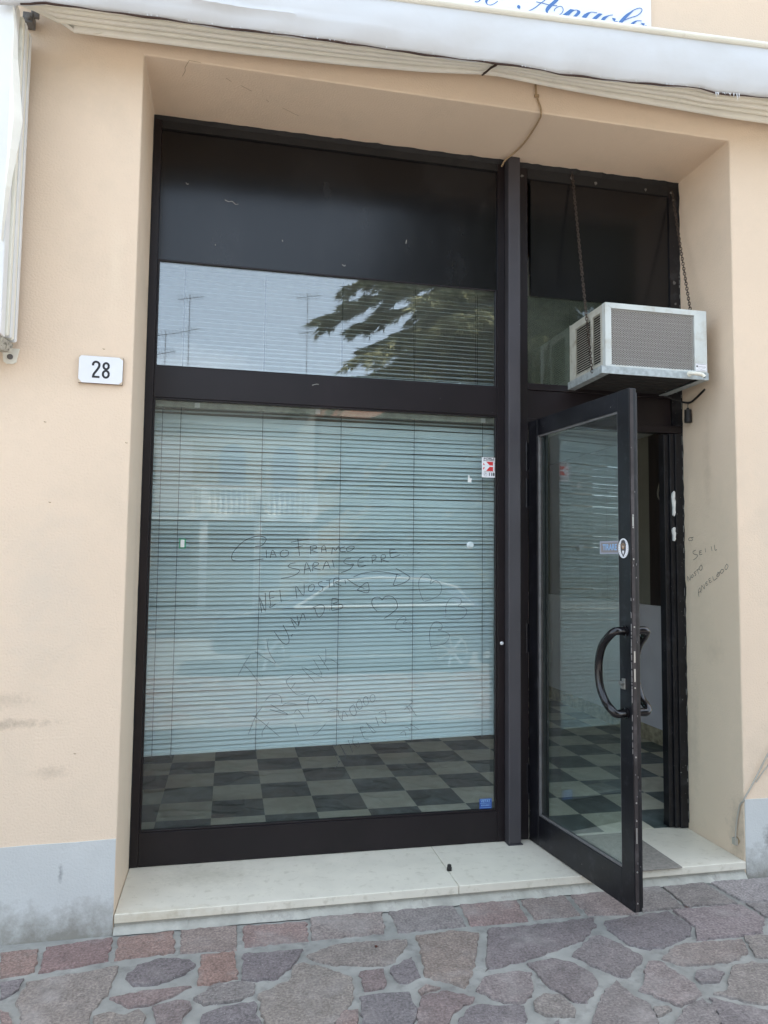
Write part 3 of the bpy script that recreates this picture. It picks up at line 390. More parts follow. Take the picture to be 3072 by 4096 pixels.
# ------------------------------------------------------------------ ground
bd = MB(); bd.box(-60, 60, -80, 30, -.70, -.24)
tag(bd.build('ground', M['earth']), kind='structure')
bd = MB(); bd.box(-60, 60, -14.0, -5.2, -.239, -.196)
tag(bd.build('road', M['asphalt']), kind='structure')
pv = MB(); pv.box(-14, 16, -5.0, .0, -.22, ZG-.004, 1)
pv.box(-14, 16, -5.2, -5.001, -.23, ZG, 2)
cols = [(.20, .115, .095), (.165, .105, .10), (.23, .165, .14), (.15, .13, .135), (.135, .12, .13), (.20, .175, .15), (.17, .125, .12), (.125, .105, .115)]
BORDER = [(.24, .12, .085), (.19, .085, .075), (.25, .125, .09), (.24, .17, .14), (.25, .14, .12), (.24, .19, .17), (.20, .175, .17), (.25, .145, .13),
          (.24, .18, .16), (.23, .17, .155), (.19, .165, .15), (.19, .165, .15), (.27, .25, .25)]
TINTS = {13: (.20, .165, .135), 16: (.115, .09, .10), 17: (.25, .115, .075), 18: (.12, .095, .105), 19: (.19, .115, .105), 20: (.15, .135, .125), 21: (.145, .10, .095),
         22: (.20, .165, .13), 23: (.11, .095, .105), 24: (.205, .175, .14), 25: (.20, .165, .135), 27: (.115, .105, .115), 29: (.215, .155, .115), 31: (.13, .10, .105), 32: (.15, .125, .125),
         33: (.145, .115, .115), 34: (.19, .15, .145), 39: (.17, .145, .135), 40: (.205, .16, .15), 42: (.21, .165, .14), 45: (.18, .16, .155), 49: (.21, .16, .165), 50: (.17, .155, .15)}
def roughen(poly, amp=.0035, step=.018):
    out = []
    for i, p in enumerate(poly):
        q = poly[(i+1) % len(poly)]; d = math.dist(p, q); k = max(1, int(d/step))
        nx, ny = (q[1]-p[1])/(d or 1), -(q[0]-p[0])/(d or 1)
        for j in range(k):
            t = j/k; a = rnd.gauss(0, amp) if j else rnd.gauss(0, amp*.3)
            out.append((p[0]+(q[0]-p[0])*t+nx*a, p[1]+(q[1]-p[1])*t+ny*a))
    return out
def area_c(p):
    return (sum(a[0] for a in p)/len(p), sum(a[1] for a in p)/len(p))
def put_stone(poly, tint):
    g_ = sum(tint)/3; g2_ = g_*.6+.145*.4; tint = tuple(g2_*m_+(c_-g_)*.50 for c_, m_ in zip(tint, (1.24, 1.14, 1.09)))
    c = area_c(poly); P = roughen(poly); n = len(P)
    top = ZG+.0045+rnd.uniform(-.0015, .0015)
    ins = [(c[0]+(a-c[0])*.975, c[1]+(b-c[1])*.975) for a, b in P]
    vs = [(a, b, ZG-.006) for a, b in P]+[(a, b, top) for a, b in ins]
    pv.add(vs, [(i, (i+1) % n, n+(i+1) % n, n+i) for i in range(n)]+[tuple(range(n, 2*n))], 0, (*tint, 1))
for i, s in enumerate(STONES):
    t = BORDER[i] if i < len(BORDER) else TINTS.get(i, cols[rnd.randrange(len(cols))])
    put_stone(s, t)
# further irregular stones around the traced ones (cells of jittered seeds, shrunk for the joints)
tr_pts = [(-.75, 2.9), (-1.12, 0)]
def clip(poly, mx_, my_, nx, ny):
    out = []
    for i, p in enumerate(poly):
        q = poly[(i+1) % len(poly)]
        dp = (p[0]-mx_)*nx+(p[1]-my_)*ny; dq = (q[0]-mx_)*nx+(q[1]-my_)*ny
        if dp <= 0: out.append(p)
        if (dp < 0 < dq) or (dq < 0 < dp):
            t = dp/(dp-dq); out.append((p[0]+(q[0]-p[0])*t, p[1]+(q[1]-p[1])*t))
    return out
allst = [p for s in STONES for p in s]
xs0 = min(p[0] for p in allst); xs1 = max(p[0] for p in allst); ys0 = min(p[1] for p in allst)
def inside_traced(c, pad):
    # region covered by the traced stones: view wedge in front of the facade
    for s in STONES:
        cc = area_c(s); r = max(math.dist(cc, q) for q in s)
        if math.dist(cc, c) < r+pad: return True
    return False
seeds = []
g = .27
for iy in range(-19, 0):
    for ix in range(-16, 24):
        seeds.append((ix*g+rnd.uniform(-.10, .10)+(iy % 2)*.12, iy*g+.08+rnd.uniform(-.09, .09)))
for s in seeds:
    if inside_traced(s, .06) or s[1] > -.22: continue
    cell = [(s[0]-.4, s[1]-.4), (s[0]+.4, s[1]-.4), (s[0]+.4, min(s[1]+.4, -.23)), (s[0]-.4, min(s[1]+.4, -.23))]
    for t in seeds:
        if t is s or math.dist(s, t) > .8: continue
        cell = clip(cell, (s[0]+t[0])/2, (s[1]+t[1])/2, t[0]-s[0], t[1]-s[1])
        if not cell: break
    if len(cell) < 3: continue
    c = area_c(cell); cell = [(c[0]+(a-c[0])*.88, c[1]+(b-c[1])*.88) for a, b in cell]
    if any(inside_traced(p, -.03) for p in cell): continue
    put_stone(cell, cols[rnd.randrange(len(cols))])
for k in range(-24, 30):   # the straight border course continued past the traced part
    x0 = k*.3
    if x0+.28 < xs0-.0 or x0 > xs1+.0:
        put_stone([(x0, -.01), (x0+.27, -.01), (x0+.27, -.2), (x0, -.2)], BORDER[rnd.randrange(len(BORDER))])
tag(pv.build('pavement', [M['stone'], M['mortar'], M['kerb']], vcol=True), kind='structure')
fp = MB(); fp.box(-40, 40, -18.5, -14.001, -.235, -.08); tag(fp.build('far_pavement', M['kerb']), kind='structure')

# ------------------------------------------------------------------ the shop building
shop = empty('shop_building'); tag(shop, 'peach plastered building with a recessed dark shopfront and grey-blue plinth', 'building')
w = MB()
X0, X1, ZT, ZB = -9, 12, 7.4, -.3
prof = [(X0, ZB), (0, ZB), (0, H), (W, H), (W, ZB), (X1, ZB), (X1, ZT), (X0, ZT)]
w.prism(prof, lambda a, b, h: (a, h, b), 0, .56)
facade = w.build('facade_wall', M['wall'], shop, bevel=.006)
bk = MB(); bk.box(-1.2, X1, 6.0, 6.3, ZB, ZT); bk.box(-1.2, -.9, .561, 1.6, ZB, ZT); bk.box(-1.2, -.9, 3.4, 5.999, ZB, ZT); bk.box(-1.2, -.9, 1.601, 3.399, ZB, .8); bk.box(-1.2, -.9, 1.601, 3.399, 2.4, ZT); bk.box(X1-.3, X1, .561, 5.999, ZB, ZT)  # left wall opening added to let skylight into the room
bk.build('outer_wall', M['wall'], shop)
rf = MB(); rf.box(-1.5, X1+.3, -.35, 6.6, ZT+.002, ZT+.25); rf.build('roof', M['kerb'], shop)
for a, b in ((X0+.01, -.0025), (W+.0035, X1-.01)):
    # paint edge a little uneven
    n = 60; top = [(a+(b-a)*i/n, .282+rnd.uniform(-.0035, .0035)+.003*math.sin(i*.9+a)+.002*math.sin(i*.37)) for i in range(n+1)]
    p = MB(); p.prism([(a, ZB)]+[(b, ZB)]+top[::-1], lambda u, v, h: (u, h, v), -.0035, .02)
    p.build('plinth', M['plinth'], shop)
# dirty marks and chips
for c in CRACK:
    ck = MB(); ribbon(ck, smooth2([tuple(q) for q in c]), .0022, lambda a, b: (a, b, H-.001)); ck.build('crack', M['cable'], facade)
for s_ in ((-.30, 1.6), (-.12, 2.23), (-.17, .62), (-.02, 1.85), (-.33, 1.92)):
    ck = MB(); ribbon(ck, [(s_[0], s_[1]), (s_[0]+.004, s_[1]-.003), (s_[0]+.009, s_[1]-.002)], .003, lambda a, b: (a, -.001, b)); ck.build('chip', M['cable'], facade)
for s_ in ((2.99, 1.84), (2.98, 1.56), (3.02, 1.33), (2.95, .82), (2.96, 1.02)):
    ck = MB(); ribbon(ck, circ(6, .003, *s_)+[circ(6, .003, *s_)[0]], .003, lambda a, b: (a, -.001, b)); ck.build('nail_hole', M['cable'], facade)
for a_, z_, lab in ((0, 1, 'small pencil loop on the right reveal'), (1, 8, 'pencil words SEI IL on the right reveal'), (8, 14, 'pencil word NOSTO on the right reveal'), (14, 28, 'pencil word ANGELOOO on the right reveal')):
    hw = MB()
    for st in INK_WALL[a_:z_]: ribbon(hw, smooth2([tuple(q) for q in st]), .0027, lambda a, b: (W-.001, a, b))
    tag(hw.build('handwriting', M['pencil'], facade), lab)
# marble step
for a, b in ((.002, 1.399), (1.401, W-.002)):
    s_ = MB(); s_.box(a, b, -.008, .463, -.035, 0); s_.build('sill_slab', M['marble'], shop, bevel=.003)
s_ = MB(); s_.box(.002, W-.002, .004, .44, ZB, -.036)
s_.build('step_riser', M['riser'], shop)
# crumbling mortar at the foot of the step
ft = MB(); n = 70
pts = [(W*i/n, .0) for i in range(n+1)]
base = [(W*i/n, -.012-abs(rnd.gauss(0, .006))) for i in range(n+1)]
for i in range(n):
    ft.add([(pts[i][0], .006, -.046+rnd.uniform(-.004, .004)), (pts[i+1][0], .006, -.046), (base[i+1][0], base[i+1][1], ZG+.001), (base[i][0], base[i][1], ZG+.001)], [(0, 1, 2, 3)])
ft.build('mortar_fillet', M['riser'], shop)

# shopfront frame
fr = MB(); y0, y1 = D, D+.055
P0, P1 = 1.778, 1.842
def fbox(x0, x1, z0, z1, dy=0, mi=0): fr.box(x0, x1, y0+dy, y1, z0, z1, mi)
fbox(.001, .038, .001, 3.488)                        # left stile
fbox(1.738, P0-.001, .001, 3.478)
fbox(.039, 1.737, .002, .149, .001)                  # bottom rail
fbox(.039, 1.737, 2.136, 2.282, .001)                # middle rail
fbox(P1+.001, 1.905, .004, 3.475)                    # door side
fbox(1.906, 2.739, 2.283, 2.317, .001)
fbox(1.906, 2.739, 2.133, 2.282, .009)
fbox(1.906, W-.001, 2.092, 2.132, .002)
for g0, g1, h0, h1 in ((.039, 1.737, .1495, 2.1355), (.039, 1.737, 2.2825, 2.80)):   # glazing beads
    fr.box(g0, g0+.008, y0+.006, y0+.015, h0, h1); fr.box(g1-.008, g1, y0+.006, y0+.015, h0, h1)
    fr.box(g0+.0085, g1-.0085, y0+.006, y0+.015, h0, h0+.008); fr.box(g0+.0085, g1-.0085, y0+.006, y0+.015, h1-.008, h1)
shopfront = fr.build('shopfront_frame', M['frame'], shop, bevel=.0015)
tr_ = MB(); tr_.box(.039, 1.737, y0+.001, y1, 3.44, 3.485); tr_.build('top_rail', M['caulk'], shopfront)
tr_ = MB(); tr_.box(1.906, 2.739, y0+.001, y1, 3.42, 3.475); tr_.build('top_rail', M['caulk'], shopfront)
tr_ = MB(); tr_.box(2.74, W-.001, y0, y1, 2.133, 3.475); tr_.build('right_stile', M['black_frame'], shopfront)
jb = MB(); jb.box(2.755, W-.0015, D-.001, D+.07, .004, 2.0905); jb.box(2.728, 2.7545, D+.008, D+.07, .004, 2.09); jb.box(2.700, 2.7275, D+.020, D+.07, .004, 2.088)
jb.box(2.739, 2.744, D+.004, D+.0079, .45, .75); jb.box(2.735, 2.740, D+.003, D+.0078, 1.0, 1.3)
tag(jb.build('door_jamb', M['black_frame'], shopfront, bevel=.002), 'scuffed black right door jamb')
for (px, pz, sc) in ((2.742, 1.765, 1.0), (2.741, 1.575, .55)):
    tp = MB(); pts = [(-.006, 0), (.004, .012), (.009, .004), (.007, -.03), (.011, -.045), (.008, -.09), (.010, -.105), (.003, -.125), (-.005, -.118), (-.004, -.08), (-.007, -.05), (-.009, -.02)]
    tp.prism([(px+a, pz+b*sc) for a, b in pts], lambda u, v, h: (u, h, v), D-.0025, D+.008)
    tp.build('torn_paper', M['paper'], shopfront)
ps = MB(); ps.box(P0, P1, .375, D+.054, .006, 3.497); ps.box(P0-.004, P1+.008, .368, .47, 0.0005, .0055)
ps.build('frame_post', M['post'], shopfront, bevel=.0025)
cl = MB()  # ragged black filler around the frame
def ragged(x0, x1, z0, z1, horiz, base, amp):
    n = 90
    for i in range(n):
        a0 = i/n; a1 = (i+1)/n
        if horiz:
            xa = x0+(x1-x0)*a0; xb = x0+(x1-x0)*a1; k0 = rag[i % len(rag)]*amp; k1 = rag[(i+1) % len(rag)]*amp
            cl.add([(xa, D+.004, base), (xb, D+.004, base), (xb, D-.004-k1, H-.0008), (xa, D-.004-k0, H-.0008)], [(0, 1, 2, 3)])
        else:
            za = z0+(z1-z0)*a0; zb = z0+(z1-z0)*a1; k0 = rag[(i*3) % len(rag)]*amp; k1 = rag[((i+1)*3) % len(rag)]*amp
            X = x0; sg_ = 1 if X < 1 else -1
            cl.add([(X+sg_*.004, D-.0008, za), (X+sg_*.004, D-.0008, zb), (X+sg_*.0008, D-.003-k1, zb), (X+sg_*.0008, D-.003-k0, za)], [(0, 1, 2, 3)])
rag = [abs(rnd.gauss(.4, .5)) for _ in range(97)]
ragged(.001, W-.001, 0, 0, True, 3.472, .008)
ragged(0, 0, .0, 3.49, False, 0, .006); ragged(W, W, .03, 3.49, False, 0, .006)
cl.build('filler_edge', M['caulk'], shopfront)
for (a, b, c, d, e) in ((.0385, 1.7375, 2.8015, 3.4395, .012), (1.9265, 2.7385, 2.7875, 3.4195, .008)):
    p = MB(); p.box(a, b, D+e, D+.03, c, d); p.build('fascia_panel', M['panel'], shop)
pw = MB(); zz_ = .05
while zz_ < 3.3:     # pale ragged edge where the black paint meets the plaster
    l_ = rnd.uniform(.006, .05); w_ = rnd.uniform(.0012, .0042); pw.box(W-.0012-w_, W-.0012, D-.0022, D-.0006, zz_, zz_+l_); zz_ += l_+rnd.uniform(.002, .06)
for k in range(14):
    x_ = rnd.uniform(2.757, 2.79); z_ = rnd.uniform(.1, 2.0); pw.box(x_, x_+rnd.uniform(.0008, .002), D-.0022, D-.0006, z_, z_+rnd.uniform(.001, .005))
pw.build('paint_wear', M['bracket_pale'], shopfront)
for pts_ in ([(.34, 3.125), (.36, 3.118), (.375, 3.122), (.392, 3.108), (.405, 3.112)], [(.92, 2.86), (.93, 2.852), (.938, 2.858)], [(.155, 3.19), (.163, 3.182), (.168, 3.186)], [(.62, 2.955), (.624, 2.945)], [(.30, 2.9), (.303, 2.893)], [(.78, 2.235), (.80, 2.242), (.812, 2.241)], [(1.25, 3.02), (1.247, 3.0)]):
    sc_ = MB(); yy_ = D+.011 if pts_[0][1] > 2.5 else D-.0003; ribbon(sc_, smooth2(pts_), .0026, lambda a, b: (a, yy_, b)); sc_.build('scratch', M['bracket_pale'], shopfront)
# old screw marks / putty spots along the top rail
for x, z in ((1.875, 3.43), (2.16, 3.455), (2.30, 3.44), (2.60, 3.44), (2.755, 3.44), (2.77, 3.40), (2.765, 2.93), (2.77, 2.81)):
    sp = MB(); sp.prism([(x+math.cos(t*.9)*.012*rnd.uniform(.3, 1), z+math.sin(t*.9)*.012*rnd.uniform(.3, 1)) for t in range(7)], lambda u, v, h: (u, h, v), D-.002, D+.004)
    sp.build('putty_spot', M['bracket'], shopfront)
# panes
def pane(name, x0, x1, z0, z1, mt, parent=shop, y=D+.016):
    p = MB(); p.box(x0, x1, y, y+.006, z0, z1); return p.build(name, mt, parent)
lower = pane('window_pane', .0395, 1.7365, .1495, 2.1355, M['glass']); lower['label'] = 'large lower window pane covered in marker scrawl'
upper = pane('window_pane', .0395, 1.7365, 2.2825, 2.80, M['glass_up'])
tp_ = MB(); tp_.box(1.9065, 2.149, D+.016, D+.022, 2.3175, 2.787); tp_.box(2.1495, 2.7385, D+.016, D+.022, 2.648, 2.787)
tp_.build('transom_pane', M['glass_ac'], shop)
GY = D+.016
def scrawl(strokes, w_, m_, lab):
    hw = MB()
    for st in strokes: ribbon(hw, smooth2([tuple(q) for q in st]), w_, lambda a, b: (a, GY-.0006, b))
    tag(hw.build('handwriting', m_, lower), lab)
for a_, z_, lab in ((0, 15, 'marker words CIAO FRANCO with a big looping C'), (15, 34, 'marker words SARAI SEPPRE followed by dots'), (34, 37, 'long marker arrow curving right'), (37, 48, 'marker words NEI NOSTRI'),
                    (48, 50, 'short marker arrow pointing down right'), (50, 52, 'marker heart under the arrows'), (52, 61, 'marker letters U.M.D.B. climbing to the right')):
    scrawl(INK_DARK[a_:z_], .0030, M['ink'], lab)
for a_, z_, lab in ((61, 62, 'faint heart, uppermost on the right'), (62, 63, 'faint heart at the right edge'), (63, 64, 'faint small heart left of the others'), (64, 65, 'faint heart lowest on the right')):
    scrawl(INK_DARK[a_:z_], .0022, M['ink_thin'], lab)
for a_, z_, lab in ((0, 5, 'faint marker letters T V sloping down left'), (5, 11, 'faint slanting word ENK'), (11, 17, 'faint slanting letters in the lower left'), (17, 21, 'faint unfinished heart'),
                    (21, 29, 'thin marker word TAOOOO'), (29, 43, 'thin marker word ANGELLO near the blind bottom'), (43, 49, 'illegible thin scrawl at lower right')):
    scrawl(INK_THIN[a_:z_], .0021, M['ink_thin'], lab)

# ---- glazed door, hinged at the post side, standing open
door = empty('glass_door', (1.9044, .4276, 0), -1.4443, shop)
tag(door, 'open outward-swung glass door with black frame')
DW, DT, DB, TH = .8212, 2.1135, .004, .046
dl = MB()
def ring(mb, x0, x1, z0, z1, l, r, t, bt, ya, yb, mi=0):
    mb.box(x0, x0+l, ya, yb, z0, z1, mi); mb.box(x1-r, x1, ya, yb, z0, z1, mi)
    mb.box(x0+l+.0005, x1-r-.0005, ya+.0007, yb-.0007, z1-t, z1-.0003, mi); mb.box(x0+l+.0005, x1-r-.0005, ya+.0007, yb-.0007, z0+.0003, z0+bt, mi)
ring(dl, .001, .812, DB, DT-.004, .088, .078, .084, .142, 0, .036)
dl.box(.792, .806, .0365, TH, DB+.01, DT-.02); dl.box(.006, .79, .0365, TH-.002, DT-.03, DT-.012)
dl.build('door_frame', M['black_frame'], door, bevel=.002)
eg = MB(); eg.box(.8125, .8142, .004, .020, DB+.002, DT-.008); eg.build('edge_strip', M['edge_brown'], door)
eg = MB()
for z_ in (1.125, 1.004, .954, .881, .607, .428, .358, .16, .04, 1.40, 1.53, 1.58): eg.sweep([0, 1], circ(8, .0035), lambda s, a, b: (.814+.0018*s, .012+a, z_+b))
for z_, h_ in ((1.005, .045), (.93, .05), (1.555, .04), (.30, .06)): eg.box(.8143, .8156, .008, .015, z_-h_/2, z_+h_/2)
eg.build('lock_plate', M['steel'], door)
gp = MB(); gp.box(.0895, .7335, .016, .022, .147, 2.0245); dglass = gp.build('glass_pane', M['glass_door'], door)
gb = MB()
gb.box(.0892, .0965, .0055, .0155, .1465, 2.025); gb.box(.7265, .7338, .0055, .0155, .1465, 2.025)
gb.box(.097, .726, .0055, .0155, .1465, .1535); gb.box(.097, .726, .0055, .0155, 2.018, 2.025)
gb.build('glazing_bead', M['edge_alu'], door)
gb = MB(); gb.box(.0892, .135, .024, .034, .1465, 2.025); gb.build('glazing_bead', M['black_frame'], door)
for side in (-1, 1):
    o0 = -.002 if side < 0 else TH-.008
    off = lambda t: (o0-.068*t) if side < 0 else (o0+.068*t)
    ctl = [(.777, 0, 1.106), (.778, .35, 1.107), (.782, .8, 1.106), (.765, 1.0, 1.088), (.722, 1.05, 1.045), (.698, 1.05, .99), (.692, 1.05, .93), (.704, 1.05, .868), (.735, 1.03, .818), (.770, 1.0, .792), (.782, .8, .776), (.778, .35, .775), (.777, 0, .775)]
    hp = MB(); hp.tube([(q[0], off(q[1]), q[2]) for q in smooth2(ctl, 6)], .0165, 14)
    for z_ in (1.106, .775): hp.tube([(.777, off(0), z_), (.777, off(.08), z_)], .022, 14)
    hp.build('door_handle', M['gloss_black'], door, smooth=40)
pw = MB(); zz_ = .62
while zz_ < 1.25:
    l_ = rnd.uniform(.004, .03); w_ = rnd.uniform(.0012, .0035); pw.box(.8118-w_, .8126, -.0012, w_*.6, zz_, zz_+l_); zz_ += l_+rnd.uniform(.002, .05 if zz_ < .8 or zz_ > 1.1 else .008)
for k in range(16):
    z_ = rnd.uniform(.05, 2.0); y_ = rnd.uniform(.002, .03); pw.box(.8128, .8126+.0028, y_, y_+rnd.uniform(.001, .003), z_, z_+rnd.uniform(.002, .009))
pw.build('paint_wear', M['edge_alu'], door)
lk = MB(); lk.box(.752, .772, -.005, 0, .868, .912); lk.tube([(.762, -.0051, .893), (.762, -.022, .893)], .009, 12); lk.box(.757, .767, -.016, -.0052, .872, .885)
lk.build('lock', M['steel'], door, bevel=.001)
for z_ in (1.93, 1.74, 1.0, .30):
    hg = MB(); hg.tube([(-.006, -.006, z_-.075), (-.006, -.006, z_-.003)], .0085, 10); hg.tube([(-.006, -.006, z_+.003), (-.006, -.006, z_+.075)], .0085, 10); hg.box(-.002, .02, -.0028, -.0003, z_-.07, z_+.07)
    hg.build('hinge', M['black_frame'], door, smooth=40)

# ---- room behind the window
fl = MB(); fl.box(-1.2, 3.9, .4635, 5.9, -.05, 0); tag(fl.build('floor', M['floor']), kind='structure')
iw = MB(); iw.box(-.55, -.45, .561, 1.6, 0.001, 2.95); iw.box(-.55, -.45, 4.4, 5.4, .001, 2.95); iw.box(-.55, -.45, 1.601, 4.399, .001, .8); iw.box(-.55, -.45, 1.601, 4.399, 2.4, 2.95); iw.box(-.449, 3.6795, 4.6, 4.7, .001, 2.95)  # left side opening added to brighten the room
iw.box(3.68, 3.8, 2.141, 4.599, 1.0625, 2.95); iw.box(-.4, .0, .561, .6, .001, 2.949)
iw.build('inner_wall', M['in_wall'], shop)
iw = MB(); iw.box(3.672, 3.8, 2.0, 4.599, .12, 1.061); iw.build('white_dado', M['in_white'], shop)
iw = MB(); n = 24
for i in range(n):
    a = 2.0+2.5*i/n; b2 = a+2.5/n; h0 = .10+.02*math.sin(i*.7); h1 = .10+.02*math.sin((i+1)*.7)
    iw.add([(3.668, a, .001), (3.668, b2, .001), (3.671, b2, h1), (3.671, a, h0)], [(0, 1, 2, 3)])
iw.box(3.6715, 3.8, 2.0, 4.599, .001, .1199)
iw.build('peeling_base', M['in_stain'], shop)
iw = MB(); iw.box(3.66, 3.8, 2.0, 2.14, 1.0625, 2.4); iw.box(3.66, 3.8, 1.94, 1.999, .001, 2.4); iw.build('door_casing', M['dark_wood'], shop)
iw = MB(); iw.box(3.69, 3.8, .9, 1.939, .25, 2.4); iw.build('black_inner_slab', M['dark_in'], shop)  # near-black slab filling the inner doorway
iw = MB(); iw.box(3.675, 3.8, .9, 1.939, .001, .2495); iw.build('kick_board', M['red_wood'], shop)
iw = MB(); iw.box(2.95, 3.6715, .561, 4.599, 2.41, 2.55); iw.box(-.449, 3.8, .561, 4.599, 2.951, 3.05); iw.box(3.68, 3.8, .561, .899, .001, 2.4); iw.build('ceiling', M['ceil'], shop)
hc = MB(); hc.tube(smooth2([(3.40, 1.56, 2.41), (3.41, 1.56, 2.25), (3.40, 1.55, 2.05), (3.36, 1.55, 1.88), (3.40, 1.55, 1.83), (3.43, 1.55, 1.90), (3.39, 1.55, 1.95), (3.37, 1.55, 1.85), (3.45, 1.5, 1.76), (3.55, 1.5, 1.72)], 6), .004, 6)
tag(hc.build('hanging_cable', M['cable_grey'], None, smooth=True), 'thin looped white wire dangling inside the doorway', 'cable')

# ---- venetian blinds
def blind(z0l, z0r, ztop, pitch, tilt, y, label, seed, sm='slat', xl=.028, xr=1.768, gaps=(), ladders=()):
    r = random.Random(seed)
    root = empty('venetian_blind', ((xl+xr)/2, y, z0l)); tag(root, label, 'blind', 'blinds behind the shop window')
    cx, cy, cz = (xl+xr)/2, y, z0l
    hr = MB(); hr.box(xl-cx, xr-cx, -.020, .015, ztop-cz, ztop+.026-cz); hr.build('head_rail', M['rail_grey'], root, bevel=.002)
    sl = MB(); n = int(round((ztop-z0l)/pitch)); NS = 24
    for i in range(1, n):
        t = i/n
        zl = z0l+(ztop-z0l)*t; zr = z0r+(ztop-z0r)*t
        ti = math.radians(tilt+r.uniform(-5, 5)+6*math.sin(i*.37)); jl = r.uniform(-.0014, .0014); jr = r.uniform(-.0014, .0014)
        for gz, ga, gl_, gr_ in gaps:
            if abs(i-gz) < 1: ti = math.radians(ga); jl += gl_; jr += gr_
        prof = []
        for u in (-1, -.33, .33, 1):
            a = u*.0125; crown = (1-u*u)*.0018
            prof.append((a*math.cos(ti)-crown*math.sin(ti), a*math.sin(ti)+crown*math.cos(ti)))   # (y, z)
        vs = []
        for k in range(NS+1):
            f_ = k/NS; x = xl+.004+(xr-xl-.008)*f_; zz = zl+jl+(zr+jr-zl-jl)*f_-cz
            zz += .0014*math.sin(f_*7+i*2.3)
            for yy, dz in prof: vs.append((x-cx, yy, zz+dz))
        fs = [(k*4+q, k*4+q+1, (k+1)*4+q+1, (k+1)*4+q) for k in range(NS) for q in range(3)]
        sl.add(vs, fs)
    sl.build('slats', M[sm], root, smooth=60)
    br = MB(); br.add([(xl-cx, -.011, 0), (xr-cx, -.011, z0r-z0l), (xr-cx, .011, z0r-z0l), (xl-cx, .011, 0), (xl-cx, -.011, .014), (xr-cx, -.011, z0r-z0l+.014), (xr-cx, .011, z0r-z0l+.014), (xl-cx, .011, .014)],
        [(0,3,2,1),(4,5,6,7),(0,1,5,4),(1,2,6,5),(2,3,7,6),(3,0,4,7)]); br.build('bottom_rail', M['slat'], root, bevel=.002)
    for lx in ladders:
        cd = MB(); zb = z0l+(z0r-z0l)*(lx-xl)/(xr-xl)
        for yy in (-.0145, .0145): cd.tube([(lx-cx, yy, zb-cz), (lx-cx, yy, ztop-cz)], .0013, 5)
        cd.box(lx-cx-.006, lx-cx+.006, -.014, .014, zb-cz-.006, zb-cz-.0005)
        cd.build('ladder_cord', M['cord'], root)
    return root
LAD = [.075, .16, .55, .94, 1.32, 1.69]
b1 = blind(.462, .500, 2.112, .0213, 60, .535, 'long aqua venetian blind, almost closed, behind the lower window pane', 3,
           gaps=((76, 30, .004, .004), (74, 88, 0, -.010), (67, 78, .0, -.006), (57, 80, .003, -.008), (36, 60, 0, .004)), ladders=LAD)
b2 = blind(2.30, 2.305, 2.80, .0213, 26, .535, 'short blind with slats turned flat behind the upper window pane', 5, ladders=[.16, .55, .94, 1.32, 1.66], sm='slat_white')
# brackets of the lower blind, on its head rail
for x in (.235, .82, 1.69):
    br = MB(); br.box(x-.012-.898, x+.012-.898, -.026, -.0205, 2.1115-.462, 2.1355-.462); br.sweep([0, 1], circ(8, .003), lambda s, a, b: (x-.898+.005+a, -.0262-.001*s, 1.6615+b)); br.build('bracket', M['white'], b1)

# ---- air conditioner through the transom
AX0, AX1, AY, AZ0, AZ1 = 2.151, 2.702, .069, 2.329, 2.643
ac = empty('air_conditioner', ((AX0+AX1)/2, .3, AZ0)); tag(ac, 'boxy white window air conditioner hung on chains above the open door', 'air conditioner')
ox, oy, oz = (AX0+AX1)/2, .3, AZ0
def L3(x, y, z): return (x-ox, y-oy, z-oz)
def acbox(mb, x0, x1, y0_, y1_, z0, z1, mi=0): mb.box(x0-ox, x1-ox, y0_-oy, y1_-oy, z0-oz, z1-oz, mi)
cs = MB()
acbox(cs, AX0+.0005, AX1-.0005, AY+.0305, .95, AZ1-.012, AZ1-.0005); acbox(cs, AX1-.012, AX1-.0005, AY+.0305, .95, AZ0, AZ1-.0125)
acbox(cs, AX0, AX0+.012, .384, .95, AZ0, AZ1-.0125); acbox(cs, AX0, AX0+.012, .2, .22, AZ0, AZ1-.0125)
acbox(cs, AX0, AX0+.012, AY+.0305, AY+.05, AZ0, AZ1-.0125)
for a, b in ((AY+.0505, .1995), (.2205, .3835)): acbox(cs, AX0, AX0+.012, a, b, AZ1-.038, AZ1-.0125); acbox(cs, AX0, AX0+.012, a, b, AZ0, AZ0+.028)
cs.build('casing', M['ac_side'], ac, bevel=.0015)
lv = MB()
for a, b in ((AY+.0505, .1995), (.2205, .3835)):
    n = 21
    for i in range(n):
        z_ = AZ0+.034+i*(AZ1-.042-AZ0-.034)/(n-1)
        lv.add([L3(AX0+.001, a, z_-.003), L3(AX0+.001, b, z_-.003), L3(AX0+.011, b, z_+.005), L3(AX0+.011, a, z_+.005), L3(AX0+.0015, a, z_-.0045), L3(AX0+.0015, b, z_-.0045), L3(AX0+.0115, b, z_+.0035), L3(AX0+.0115, a, z_+.0035)],
               [(0,1,2,3),(7,6,5,4),(0,4,5,1),(1,5,6,2),(2,6,7,3),(3,7,4,0)])
lv.build('side_louvre', M['ac_side'], ac)
dk = MB(); acbox(dk, AX0+.016, AX1-.016, AY+.045, .90, AZ0+.004, AZ1-.016); dk.build('inner_core', M['dark_in'], ac)
ff = MB(); GX0, GX1, GZ0, GZ1 = 2.183, 2.634, 2.338, 2.616
def fpoly(p): ff.prism(p, lambda a, b, h: L3(a, h, b), AY, AY+.03)
fpoly([(AX0, AZ1), (AX0, AZ0), (GX0, GZ0-.0), (GX0, GZ1)]); fpoly([(AX1, AZ0), (AX1, AZ1), (GX1, GZ1), (GX1, GZ0)])
